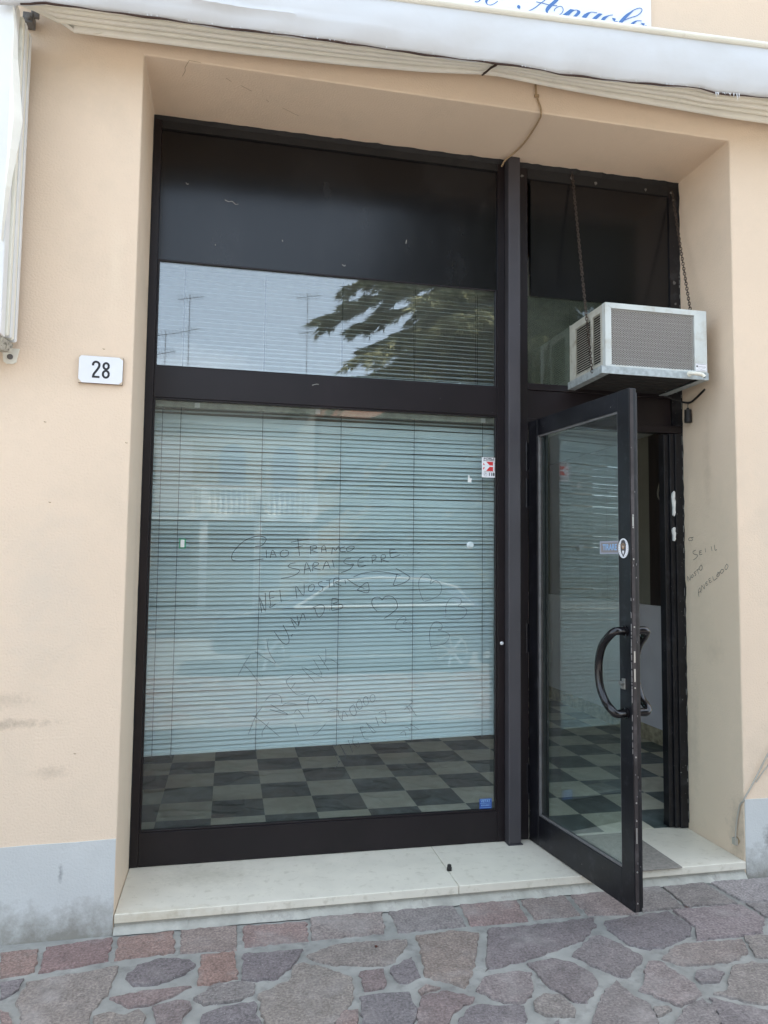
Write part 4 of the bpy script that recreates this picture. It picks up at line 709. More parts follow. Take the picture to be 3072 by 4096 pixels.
fpoly([(AX0+.0012, AZ1), (GX0+.0012, GZ1), (GX1-.0006, GZ1), (AX1-.0012, AZ1)]); fpoly([(AX0+.0012, AZ0), (AX1-.0012, AZ0), (GX1-.0006, GZ0), (GX0+.0012, GZ0)])
ff.build('front_frame', M['ac'], ac, bevel=.0008)
fn_ = MB(); acbox(fn_, GX0-.004, GX1+.004, AY+.026, AY+.04, GZ0-.004, GZ1+.004)
fn_.build('fin_block', M['fins'], ac)
gz = MB(); n = 13
for i in range(1, n):
    z_ = GZ0+(GZ1-GZ0)*i/n; gz.tube([L3(GX0, AY+.0235, z_), L3(GX1, AY+.0235, z_)], .0012, 5)
gz.build('fin_tube', M['galv'], ac)
gr = MB(); pw_, ph_ = .0150, .0094
def seg(x0, z0, x1, z1):
    dx, dz = x1-x0, z1-z0; l = math.hypot(dx, dz); a, b = -dz/l*.0012, dx/l*.0012
    gr.add([L3(x0+a, AY+.006, z0+b), L3(x1+a, AY+.006, z1+b), L3(x1-a, AY+.009, z1-b), L3(x0-a, AY+.009, z0-b)], [(0, 1, 2, 3)])
for sgn in (1, -1):
    k = ph_/pw_; c = -2.0
    c0 = GZ0-(GX1*k if sgn > 0 else -GX0*k)-.0; 
    lo = min(GZ0-sgn*k*GX0, GZ0-sgn*k*GX1); hi = max(GZ1-sgn*k*GX0, GZ1-sgn*k*GX1); cc = lo
    while cc < hi:
        # z = sgn*k*x + cc clipped to the opening
        xs = sorted([(GZ0-cc)/(sgn*k), (GZ1-cc)/(sgn*k)]); xa = max(GX0, xs[0]); xb = min(GX1, xs[1])
        if xb-xa > .003: seg(xa, sgn*k*xa+cc, xb, sgn*k*xb+cc)
        cc += ph_
gr.build('mesh_grille', M['mesh_alu'], ac)
ty = MB(); acbox(ty, 2.128, AX1+.003, AY-.006, AY-.001, AZ0-.037, AZ0-.001); acbox(ty, 2.128, 2.134, AY-.0005, .425, AZ0-.037, AZ0+.002); acbox(ty, AX1+.0, AX1+.0028, AY-.0005, .425, AZ0-.037, AZ0-.0005)
acbox(ty, 2.1345, 2.17, AY, .425, AZ0-.0368, AZ0-.034); acbox(ty, 2.66, AX1-.001, AY, .425, AZ0-.0368, AZ0-.034)
for y_ in (.12, .19, .26, .33): ty.sweep([0, 1], circ(8, .004), lambda s, a, b: L3(2.128-.002*s, y_+a, AZ0-.018+b))
ty.build('drip_tray', M['galv'], ac, bevel=.001)
un = MB(); acbox(un, 2.175, 2.655, AY+.01, .42, AZ0-.030, AZ0-.002)
for i in range(5): acbox(un, 2.2, 2.63, .1+i*.06, .115+i*.06, AZ0-.034, AZ0-.0305)
un.build('base_pan', M['dark_in'], ac)
hs = MB(); hs.tube([L3(*q) for q in smooth2([(2.596, AY-.003, 2.317), (2.596, AY-.018, 2.317), (2.605, AY-.032, 2.314), (2.625, AY-.036, 2.312), (2.645, AY-.038, 2.308), (2.655, AY-.042, 2.296)], 4)], .0095, 10, caps=False)
hs.tube([L3(2.596, AY-.0065, 2.317), L3(2.596, AY-.010, 2.317)], .013, 12)
hs.build('drain_hose', M['cream'], ac, smooth=True)
he = MB(); he.tube([L3(2.6551, AY-.0421, 2.2962), L3(2.656, AY-.0426, 2.2945)], .007, 10); he.build('drain_hose', M['dark_in'], ac)
lb = MB(); acbox(lb, 2.637, 2.697, AY-.0012, AY-.0003, 2.336, 2.374); alb = lb.build('maker_label', M['white_label'], ac)
lb = MB()
def t3(x, z, y=AY-.0016): return lambda a, b: L3(x+a, y, z+b)
ribbon(lb, [(2.640, 2.3715), (2.694, 2.3705)], .0014, lambda a, b: L3(a, AY-.0016, b)); ribbon(lb, [(2.640, 2.3415), (2.69, 2.3405)], .001, lambda a, b: L3(a, AY-.0016, b))
lb.prism([(2.640, 2.356), (2.649, 2.356), (2.649, 2.364), (2.640, 2.364)], lambda a, b, h: L3(a, h, b), AY-.0018, AY-.0013)
for i in range(6): text(lb, 'onnnao'[i], .011, t3(2.6545+i*.0068, 2.359))
ribbon(lb, smooth2([(2.65, 2.353), (2.665, 2.3455), (2.69, 2.355)]), .0007, lambda a, b: L3(a, AY-.0016, b))
lb.build('label_print', M['darkgrey'], alb)

# chains carrying the unit
def chain(p0, p1, label, sag=.01):
    p0 = Vector(p0); p1 = Vector(p1); ch = MB(); Ln = (p1-p0).length; pitch = .0165; n = int(Ln/pitch)
    d = (p1-p0).normalized(); u = d.orthogonal().normalized(); v = d.cross(u)
    for i in range(n+1):
        c = p0+(p1-p0)*(i/n)-Vector((0, 0, sag*math.sin(math.pi*i/n)))-p0
        tw = i*math.pi/2+rnd.uniform(-.35, .35); s_ = u*math.cos(tw)+v*math.sin(tw)
        pts = []
        for k in range(12):
            a = 2*math.pi*k/12; pts.append(c+d*(math.cos(a)*.0118)+s_*(math.sin(a)*.0062))
        ch.tube(pts, .0021, 5, closed=True)
    o = ch.build('hanging_chain', M['rust'], None, smooth=True); o.location = p0
    return tag(o, label, 'chain', 'chains holding up the air conditioner')
chain((2.160, D-.006, 3.475), (2.1245, .155, 2.325), 'rusty chain crossing the louvred left side of the air conditioner')
chain((2.760, D-.006, 3.440), (2.690, .172, 2.650), 'rusty chain dropping to the far right top of the air conditioner')

# iron bracket with a hanging black lamp holder
hk = empty('iron_hook', (2.8, .42, 2.25)); tag(hk, 'bent iron rod with a hanging black bulb socket beneath the air conditioner', 'bracket')
q_ = lambda x, y, z: (x-2.8, y-.42, z-2.25)
a_ = MB(); a_.tube([q_(*p) for p in smooth2([(2.70, D-.004, 2.293), (2.735, .40, 2.270), (2.77, .36, 2.248), (2.785, .33, 2.243), (2.79, .30, 2.253), (2.795, .262, 2.272), (2.798, .225, 2.29)], 5)], .0055, 8); a_.build('rod', M['iron'], hk, smooth=True)
a_ = MB(); a_.tube([q_(2.782, .345, 2.243), q_(2.781, .346, 2.215)], .0018, 6); a_.build('wire', M['iron'], hk)
a_ = MB(); a_.tube([q_(2.781, .346, 2.216), q_(2.781, .346, 2.206), q_(2.781, .346, 2.2055), q_(2.781, .346, 2.1385), q_(2.781, .346, 2.136)], [.006, .008, .0185, .0195, .017], 16); a_.build('lamp_socket', M['iron'], hk, smooth=30)

# ---- stickers and small things
def board(name, x0, x1, z0, z1, y, mt, th=.0007, parent=None):
    p = MB(); cx, cz_ = (x0+x1)/2, (z0+z1)/2; p.box(x0-cx, x1-cx, -th, 0, z0-cz_, z1-cz_); o = p.build(name, mt, parent); o.location = (cx, y, cz_); return o
stk = board('emergency_sticker', 1.659, 1.735, 1.815, 1.919, GY-.0002, M['white_label']); tag(stk, 'white emergency number sticker reading 118 on the window glass', 'sticker')
sw, sh = .076, .104; fz = lambda y: (lambda a, b: (a, y, b))
t = MB(); off3 = lambda x, z, y=-.0012: (lambda a, b: (x+a, y, z+b))
text(t, 'FORLÌ', .0125, off3(0, .0445), sx=1.75, bold=.0004); text(t, 'SOCCORSO', .0078, off3(0, .0355), sx=1.45, bold=.0002)
text(t, '118', .021, off3(.0135, -.036), sx=1.05, bold=.0009); text(t, 'EMERGENZE SANITARIE', .0044, off3(0, -.0225), sx=1.15)
text(t, 'AZIENDA U.S.L. FORLI', .0052, lambda a, b: (.0305-b, -.0012, .0055+a), sx=.85)
ribbon(t, [(math.cos(k*.5236)*.0092-.0195, math.sin(k*.5236)*.0092-.036) for k in range(13)], .0009, lambda a, b: (a, -.0012, b))
ribbon(t, smooth2([(-.0165, -.031), (-.0215, -.034), (-.0225, -.0405)]), .0019, lambda a, b: (a, -.0013, b))
t.build('print_text', M['ink'], stk)
t = MB(); t.prism([(-.031, .0295), (.022, .0295), (.022, -.0185), (-.031, -.0185)], fz(0) and (lambda a, b, h: (a, h, b)), -.00125, -.0008); t.build('red_square', M['red'], stk)
t = MB()
t.prism([(-.0312, .0297), (-.016, .0297), (.003, .0105), (.0222, .0105), (.0222, .0035), (.003, .0035), (-.016, -.0187), (-.0312, -.0187), (-.0312, -.0135), (-.021, -.0005), (-.0312, -.0005), (-.0312, .012), (-.021, .012), (-.0312, .0235)], lambda a, b, h: (a, h, b), -.0017, -.0013)
t.build('white_arrow', M['white_label'], stk)
vs = board('notice_sticker', 1.650, 1.714, .160, .209, GY-.0002, M['blue_sticker']); tag(vs, 'small blue notice sticker in the lower right corner of the window', 'sticker')
t = MB(); text(t, 'VIETAT', .0165, off3(-.001, .0115), sx=.95, bold=.0003); text(t, 'RODURRE C', .0105, off3(.001, -.0085), sx=.85, bold=.0002)
for z_ in (.021, .0015, -.0195): ribbon(t, [(-.030, z_), (.030, z_)], .0016, lambda a, b: (a, -.0012, b))
t.build('print_text', M['pale_blue'], vs)
sn = board('window_sensor', .175, .204, 1.430, 1.475, GY-.0002, M['green'], th=.006); tag(sn, 'small green-edged alarm sensor stuck on the left of the window', 'sensor')
t = MB(); t.box(-.009, .009, -.0115, -.0062, -.018, .018); t.build('cover', M['white'], sn, bevel=.002)
cp = MB(); cp.tube([(0, 0, 0), (0, -.003, 0), (0, -.008, 0), (0, -.016, .001), (0, -.020, .001)], [.019, .018, .010, .009, .013], 16)
o = cp.build('suction_cup', M['cup'], None, smooth=35); o.location = (1.597, GY-.0003, 1.467); tag(o, 'clear round suction cup on the right of the window', 'suction cup')
cp = MB(); cp.prism([(-.010, -.012), (.009, -.014), (.012, .008), (.002, .006), (-.001, .024), (-.006, .024), (-.008, .008)], lambda a, b, h: (a, h, b), -.0008, 0)
o = cp.build('tape_scrap', M['paper'], None); o.location = (1.593, GY-.0003, 1.80); tag(o, 'scrap of old white tape stuck above the suction cup', 'tape')
cp = MB(); cp.tube([(0, .0, 0), (0, -.006, 0), (0, -.009, 0)], [.009, .009, .005], 12)
o = cp.build('frame_plug', M['white'], None, smooth=35); o.location = (1.760, D-.0003, .975); tag(o, 'tiny white round plug on the dark frame beside the post', 'plug')
cp = MB(); cp.tube([(0, 0, 0), (0, 0, .014), (0, 0, .016), (0, 0, .024), (0, 0, .026)], [.011, .0115, .0095, .009, .006], 14)
o = cp.build('bottle_cap', M['iron'], None, smooth=30); o.location = (1.405, .150, .0003); tag(o, 'small black stopper standing on the marble step', 'stopper')
dm = MB(); dm.box(-.24, .24, -.235, .205, 0, .006)
o = dm.build('doormat', M['mat'], None, bevel=.002); o.location = (2.220, .215, .0005); tag(o, 'thin brown doormat lying across the marble step behind the open door', 'doormat')
ld = MB(); c_ = ((2.62, -.42), (.98, -.30), (2.35, -.23), (.25, .36))
for i, (x, y) in enumerate(c_[:3]):
    lf = MB(); lf.add([(0, 0, .004), (.012, .006, .007), (.024, 0, .003), (.012, -.007, .005)], [(0, 1, 2), (0, 2, 3)])
    o = lf.build('dry_leaf', M['red_wood'], None); o.location = (x, y, ZG+.002); o.rotation_euler = (0, 0, i*1.3)
    tag(o, ('tiny dry leaf on the paving at the foot of the open door', 'tiny dry leaf on the paving below the step joint', 'tiny dry leaf on the border stones left of the open door')[i], 'leaf', 'dry leaves on the paving')
# door stickers, parented to nothing but placed on the door glass and stile
Ma = Matrix.Translation((1.9044, .4276, 0)) @ Matrix.Rotation(-1.4443, 4, 'Z')
def ondoor(o, x, z, y): o.matrix_world = Ma @ Matrix.Translation((x, y, z))
t = MB(); t.box(-.070, .070, -.0006, 0, -.028, .028); tir = t.build('door_sign', M['tirare'], None); ondoor(tir, .655, 1.450, .0157)
tag(tir, 'grey sticker with blue letters TIRARE on the open door glass', 'sticker')
t = MB(); t.box(-.061, .061, -.0010, -.0007, -.021, .021); t.build('inset', M['tirare_in'], tir)
t = MB(); text(t, 'TIRARE', .036, off3(0, .0), sx=.85, bold=.001); t.build('print_text', M['pale_blue'], tir)
t = MB(); t.prism(circ(28, rx=.033, ry=.041), lambda a, b, h: (a, h, b), -.0007, 0); bdg = t.build('oval_sticker', M['white_label'], None); ondoor(bdg, .767, 1.445, -.0004)
tag(bdg, 'white oval sticker with a shield badge on the door stile', 'sticker')
t = MB(); t.prism([(-.011, .031), (0, .035), (.011, .031), (.018, .016), (.017, -.006), (.013, -.020), (0, -.036), (-.013, -.020), (-.017, -.006), (-.018, .016)], lambda a, b, h: (a, h, b), -.0011, -.0008); t.build('badge', M['darkgrey'], bdg)
t = MB()
for k in range(3): ribbon(t, [(math.cos(math.pi*j/8)*(.013-.003*k), .004+math.sin(math.pi*j/8)*(.017-.004*k)) for j in range(9)], .0016, lambda a, b: (a, -.0014, b))
t.prism(circ(12, .0065, 0, .002), lambda a, b, h: (a, h, b), -.0015, -.0012); t.build('badge_gold', M['gold'], bdg)
t = MB(); t.prism([(-.006, -.010), (.006, -.010), (.006, -.016), (0, -.027), (-.006, -.016)], lambda a, b, h: (a, h, b), -.0015, -.0012); t.prism([(-.003, .004), (.003, .004), (0, .012)], lambda a, b, h: (a, h, b), -.0019, -.0016)
for j in range(26):
    an = j*2*math.pi/26; x_, z_ = .0275*math.cos(an), .0355*math.sin(an); t.box(x_-.0009, x_+.0009, -.0011, -.0008, z_-.0013, z_+.0013, 1)
t.build('badge_detail', [M['white_label'], M['darkgrey']], bdg)

# house number
hn = empty('house_number', (-.122, 0, 2.138)); tag(hn, 'white glazed house number tile reading 28 on the peach wall', 'house number')
hn.rotation_euler = (0, math.radians(.3), 0)
t = MB(); t.box(-.0845, .0845, -.012, 0, -.0555, .0555); t.build('tile', M['tile_edge'], hn)
t = MB(); t.prism([(-.0838, -.040), (-.0838, .046), (-.076, .0548), (.068, .0548), (.0838, .044), (.0838, -.043), (.070, -.0548), (-.070, -.0548)], lambda a, b, h: (a, h, b), -.0135, -.0118)
t.build('glaze', M['tile_white'], hn)
t = MB(); t.box(-.0842, .0842, -.0125, -.0119, -.0552, .0552); t.build('worn_corner', M['tile_worn'], hn)
t = MB()
two = [(-.030, .016), (-.0295, .024), (-.0245, .0305), (-.018, .032), (-.011, .0295), (-.0065, .023), (-.0065, .015), (-.010, .006), (-.0175, -.006), (-.0255, -.018), (-.0275, -.0265)]
ribbon(t, smooth2(two, 5), .0088, lambda a, b: (a, -.0142, b)); t.prism([(-.0325, -.0335), (-.0325, -.0255), (-.0035, -.0255), (-.0035, -.0335)], lambda a, b, h: (a, h, b), -.0144, -.0137)
for cz_, ry_, rx_ in ((.0165, .0125, .0100), (-.0165, .0140, .0112)):
    c = [(.020+rx_*math.cos(k*math.pi/12), cz_+ry_*math.sin(k*math.pi/12)) for k in range(25)]
    ribbon(t, c, .0086, lambda a, b: (a, -.0142 if cz_ > 0 else -.01425, b))
t.build('number', M['ink'], hn)

# shop sign above the awning
sg = empty('shop_sign', (.6, -.03, 4.35)); tag(sg, 'white sign board with blue script lettering above the awning', 'sign')
t = MB(); t.box(-2.6, 2.358-.6, 0, .028, 3.72-4.35, 5.0-4.35); t.build('board', M['sign'], sg, bevel=.003)
t = MB()
for j, st in enumerate(SCRIPT):
    sm = smooth2([tuple(q) for q in st], 5)
    sm = [(q[0], q[1], max(q[2], .004)) for q in sm]
    thick = max(q[2] for q in sm) > .012
    yy = -.0012-.00012*j
    if len(st) == 2: t.prism(circ(14, .0085, (st[0][0]), st[0][1]), lambda a, b, h: (a-.6, h, b-4.35), yy, -.0005)
    else:
        ribbon(t, sm, 0, lambda a, b: (a-.6, yy, b-4.35), nib=thick)
        if thick: ribbon(t, [(q[0], q[1], .0035) for q in sm], 0, lambda a, b: (a-.6, yy-.00006, b-4.35))
t.build('lettering', M['blue'], sg)

# ---- folded awning
aw = empty('awning', (1.3, 0, 3.6)); tag(aw, 'folded white canvas awning with cream ribs above the shopfront', 'awning')
A3 = lambda x, y, z: (x-1.3, y, z-3.6)
def interp(l, x):
    if x <= l[0][0]: return l[0][1]
    for a, b in zip(l, l[1:]):
        if x <= b[0]: return a[1]+(b[1]-a[1])*(x-a[0])/(b[0]-a[0])
    return l[-1][1]+(x-l[-1][0])*.006
VT0, VTK = 3.755, .046
vt = lambda x: VT0+(x-1.3)*VTK
bot = [(-.48, 3.57), (-.385, 3.538), (-.33, 3.498)]+[tuple(q) for q in AW_BOT][1:]+[tuple(q) for q in AW_BOT2]+[(4.4, 3.585)]
# ribs: nested rails stepping outward and upward under the canvas
N_ = 110
def rib_run(k, x0, x1, mt, name, wob=0):
    # k-th rib, 0 nearest the wall (lowest)
    yc = -.075-.034*k; r = MB(); st = []
    for i in range(N_+1):
        x = x0+(x1-x0)*i/N_; zb = interp(bot, x); zt = interp(VAL_BOT, x)
        z = zb+(zt-zb)*(k/4.0)*.9
        st.append((x, yc, z))
    prof = [(-.0145, .014), (-.011, .005), (-.004, .0005), (.004, .0005), (.011, .005), (.0145, .014), (.0145, .034), (-.0145, .034)]
    r.sweep(st, prof, lambda s, a, b: A3(s[0], s[1]+a, s[2]+b+.012*(k > 0)))
    return r.build(name, mt, aw, smooth=30)
for k in range(5):
    rib_run(k, -.26 if k == 0 else -.45, 4.3, M['cream'] if k % 2 else M['cream_fabric'], 'awning_rib')
bx = MB(); st = [(x_, interp(bot, x_)) for x_ in [-.24+i*.1 for i in range(46)]]
bx.sweep(st, [(-.225, .045), (-.03, .03), (-.03, .20), (-.225, .20)], lambda s, a, b: A3(s[0], a, s[1]+b)); bx.build('folded_canvas', M['cream_fabric'], aw)
# slanted left end plates of the ribs
for k in range(3):
    e = MB(); y_ = -.06-.045*k
    z0 = interp(bot, -.25)+.004+.022*k
    e.add([A3(-.262+.03*k, y_, z0+.002), A3(-.16+.03*k, y_-.028, z0-.004), A3(-.12+.03*k, y_-.028, z0+.045), A3(-.385+.02*k, y_, z0+.075), A3(-.262+.03*k, y_-.02, z0+.006), A3(-.385+.02*k, y_-.02, z0+.08)], [(0, 1, 2, 3), (0, 4, 5, 3)])
    e.build('canvas_fold', M['cream_fabric'], aw)
# strap holding the folded rails
sp_ = MB(); sp_.tube([A3(1.479, -.06, 3.600), A3(1.482, -.10, 3.585), A3(1.487, -.15, 3.572), A3(1.493, -.20, 3.552), A3(1.499, -.235, 3.545)], .005, 6); sp_.build('strap', M['piping'], aw)
# valance sheet
NX, NZ = 260, 14; vs_ = []
vb = [(-.60, 3.44)]+[tuple(q) for q in VAL_BOT]+[(3.2, 3.59), (4.4, 3.66)]
for i in range(NX+1):
    x = -.50+4.85*i/NX; zb = interp(vb, x)+.0012*math.sin(i*2.1); zt = vt(x)
    for j in range(NZ+1):
        t_ = j/NZ; z = zt+(zb-zt)*t_
        bil = .018*math.sin(math.pi*t_)+.007*math.sin(x*7+t_*2.5)*t_+.0035*math.sin(x*19+t_*5)*t_
        fold = .012*math.exp(-((t_-.62-.10*(x-.2))/.05)**2)*max(0, 1-abs(x-.35)/.9)
        edge = -.010*max(0, (t_-.85)/.15)
        vs_.append(A3(x, -.240-bil-fold-edge, z))
va = MB(); va.add(vs_, [(i*(NZ+1)+j, i*(NZ+1)+j+1, (i+1)*(NZ+1)+j+1, (i+1)*(NZ+1)+j) for i in range(NX) for j in range(NZ)])
v_ = va.build('valance', M['canvas'], aw, smooth=True); md = v_.modifiers.new('thick', 'SOLIDIFY'); md.thickness = .0015; md.offset = 1
top = MB(); st = [-.5+4.85*i/40 for i in range(41)]
top.sweep(st, [(-.238, .0), (-.04, .03), (-.04, .026), (-.238, -.004)], lambda s, a, b: A3(s, a, vt(s)+b)); top.build('canvas_top', M['canvas'], aw)
rd = MB(); rd.tube([A3(x, -.247, vt(x)) for x in st], .0145, 14); rd.build('front_rod', M['cream'], aw, smooth=True)
# hem: dark piping, torn here and there
pp = MB(); pts = []
for i in range(NX+1):
    x = -.42+4.7*i/NX
    pts.append(A3(x, -.238+.004*math.sin(x*7), interp(vb, x)-.0022+.0012*math.sin(i*.7)))
rr = [(.0034+.0014*math.sin(i*.31)) if i < 190 else .0009 for i in range(NX+1)]
pp.tube(pts, rr, 6); pp.build('hem_piping', M['piping'], aw)
fy = MB()
def thread(x, l, lean):
    z = interp(vb, x)
    fy.add([A3(x-.0035, -.246, z+.002), A3(x+.0035, -.246, z+.002), A3(x+lean, -.247, z-l)], [(0, 1, 2)])
for x, l, e in ((2.545, .028, .003), (2.560, .020, -.003), (2.552, .014, .006), (2.62, .014, 0), (2.640, .020, -.002), (2.655, .040, .006), (2.668, .026, -.002), (2.59, .010, .004), (2.612, .008, .01)): thread(x, l, e)
for i in range(45): thread(rnd.uniform(-.1, 3.0), rnd.uniform(.002, .006), rnd.uniform(-.004, .004))
fy.build('frayed_threads', M['canvas'], aw)
# left side arm: flat white channel in front, stepped rails behind it
sd = MB(); z0, z1 = 2.205, 3.50
sd.box(-.62-1.3, -.444-1.3, -.205, -.150, z0-3.6, z1-3.6); sd.build('side_channel', M['cream_white'], aw, bevel=.004)
for k in range(4):
    r_ = MB(); ya = -.1485+k*.030; lean = .010
    x1b = -.436; x1t = -.432
    r_.add([(-.60-1.3, ya, z0+.008-3.6), (x1b-1.3+.003*(k % 2), ya, z0+.008-3.6), (x1b-1.3+.003*(k % 2), ya+.026, z0+.02-3.6), (-.60-1.3, ya+.026, z0+.02-3.6),
            (-.60-1.3, ya, z1-3.6-.02), (x1t-1.3+.003*(k % 2), ya, z1-3.6-.02), (x1t-1.3+.003*(k % 2), ya+.026, z1-3.6-.02), (-.60-1.3, ya+.026, z1-3.6-.02)],
           [(0,3,2,1),(4,5,6,7),(0,1,5,4),(1,2,6,5),(2,3,7,6),(3,0,4,7)])
    r_.build('awning_rib', M['cream_white'] if k % 2 else M['cream'], aw, bevel=.003)
cpb = MB(); cpb.add([(-.60-1.3, -.195, z0-.0005-3.6), (-.450-1.3, -.195, z0-.0005-3.6), (-.442-1.3, -.04, z0+.006-3.6), (-.60-1.3, -.04, z0+.006-3.6), (-.58-1.3, -.16, z0-.045-3.6), (-.462-1.3, -.15, z0-.045-3.6), (-.448-1.3, -.05, z0-.03-3.6), (-.58-1.3, -.05, z0-.03-3.6)],
        [(0,1,2,3),(4,7,6,5),(0,4,5,1),(1,5,6,2),(2,6,7,3),(3,7,4,0)]); cpb.build('end_cap', M['dirt_cap'], aw, bevel=.003)
bkt = MB(); bkt.prism([(-.495-1.3, 2.205-3.6), (-.430-1.3, 2.205-3.6), (-.440-1.3, 2.150-3.6), (-.452-1.3, 2.142-3.6), (-.475-1.3, 2.142-3.6), (-.487-1.3, 2.150-3.6)], lambda a, b, h: (a, h, b), -.006, -.001); bkt.build('wall_bracket', M['cream'], aw, bevel=.001)
bkt = MB(); bkt.tube([(-.463-1.3, -.0065, 2.170-3.6), (-.463-1.3, -.010, 2.170-3.6)], .011, 14); bkt.tube([(-.463-1.3, -.0101, 2.170-3.6), (-.463-1.3, -.015, 2.170-3.6)], .006, 6); bkt.build('bolt', M['bracket'], aw)
# loose canvas fold hanging down the side arm
fs = MB(); gx = [(-.452, 3.46, -.445, 3.46), (-.448, 3.38, -.432, 3.37), (-.452, 3.25, -.425, 3.26), (-.452, 3.12, -.410, 3.12), (-.452, 3.02, -.399, 3.02), (-.452, 2.90, -.412, 2.90), (-.452, 2.76, -.430, 2.76), (-.452, 2.62, -.444, 2.62), (-.450, 2.55, -.448, 2.55)]
for i in range(len(gx)-1):
    a, b = gx[i], gx[i+1]
    ma = (a[0]*.5+a[2]*.5, a[1]); mb_ = (b[0]*.5+b[2]*.5, b[1])
    fs.add([A3(a[0], -.206, a[1]), A3(b[0], -.206, b[1]), A3(mb_[0], -.232, mb_[1]), A3(ma[0], -.232, ma[1]), A3(a[2], -.215, a[3]), A3(b[2], -.215, b[3])], [(0, 1, 2, 3), (3, 2, 5, 4)])
o = fs.build('canvas_fold', M['cream_fabric'], aw, smooth=60)
# hinge bracket at the upper left corner
kb = MB(); kb.box(-.464-1.3, -.425-1.3, -.05, -.002, 3.532-3.6, 3.575-3.6); kb.tube([(-.44-1.3, -.062, 3.55-3.6), (-.44-1.3, -.02, 3.55-3.6)], .010, 8); kb.box(-.435-1.3, -.405-1.3, -.045, -.03, 3.56-3.6, 3.59-3.6)
kb.build('hinge_bracket', M['bracket'], aw, bevel=.003)

# ---- cables
cb = MB(); cb.tube(smooth2([(1.755, -.006, 3.75), (1.762, -.006, 3.632), (1.768, -.006, 3.574), (1.787, -.006, 3.52), (1.790, -.005, 3.494), (1.800, .03, 3.493), (1.806, .13, 3.491), (1.806, .25, 3.491), (1.79, .335, 3.490), (1.765, .385, 3.480), (1.757, .42, 3.462)], 5), .0045, 7)
cb.box(1.757, 1.778, -.012, -.002, 3.570, 3.582)
tag(cb.build('ceiling_cable', M['cable'], None, smooth=40), 'brown cable running over the soffit down to the frame post', 'cable')
cb = MB(); cb.tube(smooth2([(3.12, -.012, .80), (3.04, -.014, .62), (2.938, -.012, .503), (2.885, -.01, .42), (2.847, -.008, .357), (2.808, -.007, .30), (2.795, -.004, .275), (2.794, .02, .245), (2.793, .045, .15), (2.794, .055, .068)], 5), .004, 7)
cb.tube(smooth2([(3.16, -.012, .62), (3.02, -.013, .53), (2.93, -.011, .44), (2.862, -.008, .36)], 5), .0028, 6)
cb.box(2.786, 2.8005, .045, .07, .055, .085)
tag(cb.build('wall_cable', M['cable_grey'], None, smooth=40), 'grey cable looping down the right wall corner to the step', 'cable')
hl = MB(); hl.prism([(.030+.02*math.cos(k)*rnd.uniform(.5, 1), .075+.025*math.sin(k)*rnd.uniform(.6, 1)) for k in range(6)], lambda a, b, h: (h, a+.02, b), W-.0012, W-.0004)
hl.build('hole', M['cable'], facade)

# ------------------------------------------------------------------ across the street (seen in the glass)
hs_ = empty('villa', (0, -21, -.08)); tag(hs_, 'two storey cream house with arched windows and balustrade across the street', 'house')
M['villa'] = mat('cream_render', (.40, .37, .31), .9, noise=.05, nscale=1)
M['villa_w'] = mat('white_stone', (.85, .83, .76), .8)
M['shutter'] = mat('blue_grey_pane', (.17, .20, .25), .3)
M['tiles'] = mat('terracotta', (.30, .13, .08), .85, noise=.25, nscale=12)
t = MB(); t.box(-14, 3.2, -9, 0, 0, 7.35); t.build('wall', M['villa'], hs_)
t = MB(); t.box(-14.5, 3.7, -9.5, .5, 7.36, 7.5); t.add([(-14.5, .5, 7.51), (3.7, .5, 7.51), (3.7, -9.5, 7.51), (-14.5, -9.5, 7.51), (-11, -4.5, 8.0), (.5, -4.5, 8.0)], [(0, 1, 5, 4), (1, 2, 5), (2, 3, 4, 5), (3, 0, 4), (0, 3, 2, 1)]); t.build('roof', M['tiles'], hs_)
for cx in (-7.5, -4.5, -1.35, .45, 2.2):
    t = MB(); ar = [(cx+.42*math.cos(a), 4.9+.45*math.sin(a)) for a in [math.pi*k/12 for k in range(13)]]
    t.prism([(cx-.42, 3.05)]+ar[::-1]+[(cx+.42, 3.05)], lambda a, b, h: (a, h, b), -.1, .03); wn = t.build('arched_window', M['shutter'], hs_)
    t = MB(); ribbon(t, [(cx-.55, 3.05), (cx-.55, 4.9)]+[(cx+.55*math.cos(a), 4.9+.58*math.sin(a)) for a in [math.pi-math.pi*k/12 for k in range(13)]]+[(cx+.55, 3.05)], .2, lambda a, b: (a, .04, b)); t.build('surround', M['villa'], wn)
for cx in (-7.5, -4.5, -1.35, 1.6):
    t = MB(); t.box(cx-.5, cx+.5, -.1, .03, 0.6, 2.3); t.build('window', M['shutter'], hs_)
t = MB(); t.box(-2.2, 3.2, .001, 1.3, 2.72, 2.92); t.box(-2.2, 3.2, 1.1, 1.28, 3.72, 3.83)
for cx in (-2.1, -.4, 1.3, 3.1): t.box(cx-.1, cx+.1, 1.08, 1.3, 2.921, 3.719); t.box(cx-.12, cx+.12, 1.05, 1.3, 0, 2.719)
for i in range(30):
    x = -1.95+i*.17
    t.tube([(x, 1.19, 2.921), (x, 1.19, 3.0), (x, 1.19, 3.2), (x, 1.19, 3.45), (x, 1.19, 3.6), (x, 1.19, 3.719)], [.05, .04, .06, .025, .03, .05], 8)
t.build('balcony', mat('sunlit_balustrade', (.90, .88, .82), .6), hs_)  # balustrade coloured near white so that it looks sunlit
t = MB(); t.box(-1.9, -.8, 1.31, 1.36, 3.0, 5.2)
t.build('striped_curtain', mat('striped_cloth', (.62, .60, .56), .9), hs_)
hb = empty('sky_screen_house', (9.2, -25, -.08)); tag(hb, 'plain ochre two storey house added behind the cedars to block reflected sky', 'house')  # house added to keep bright sky out of the window reflection
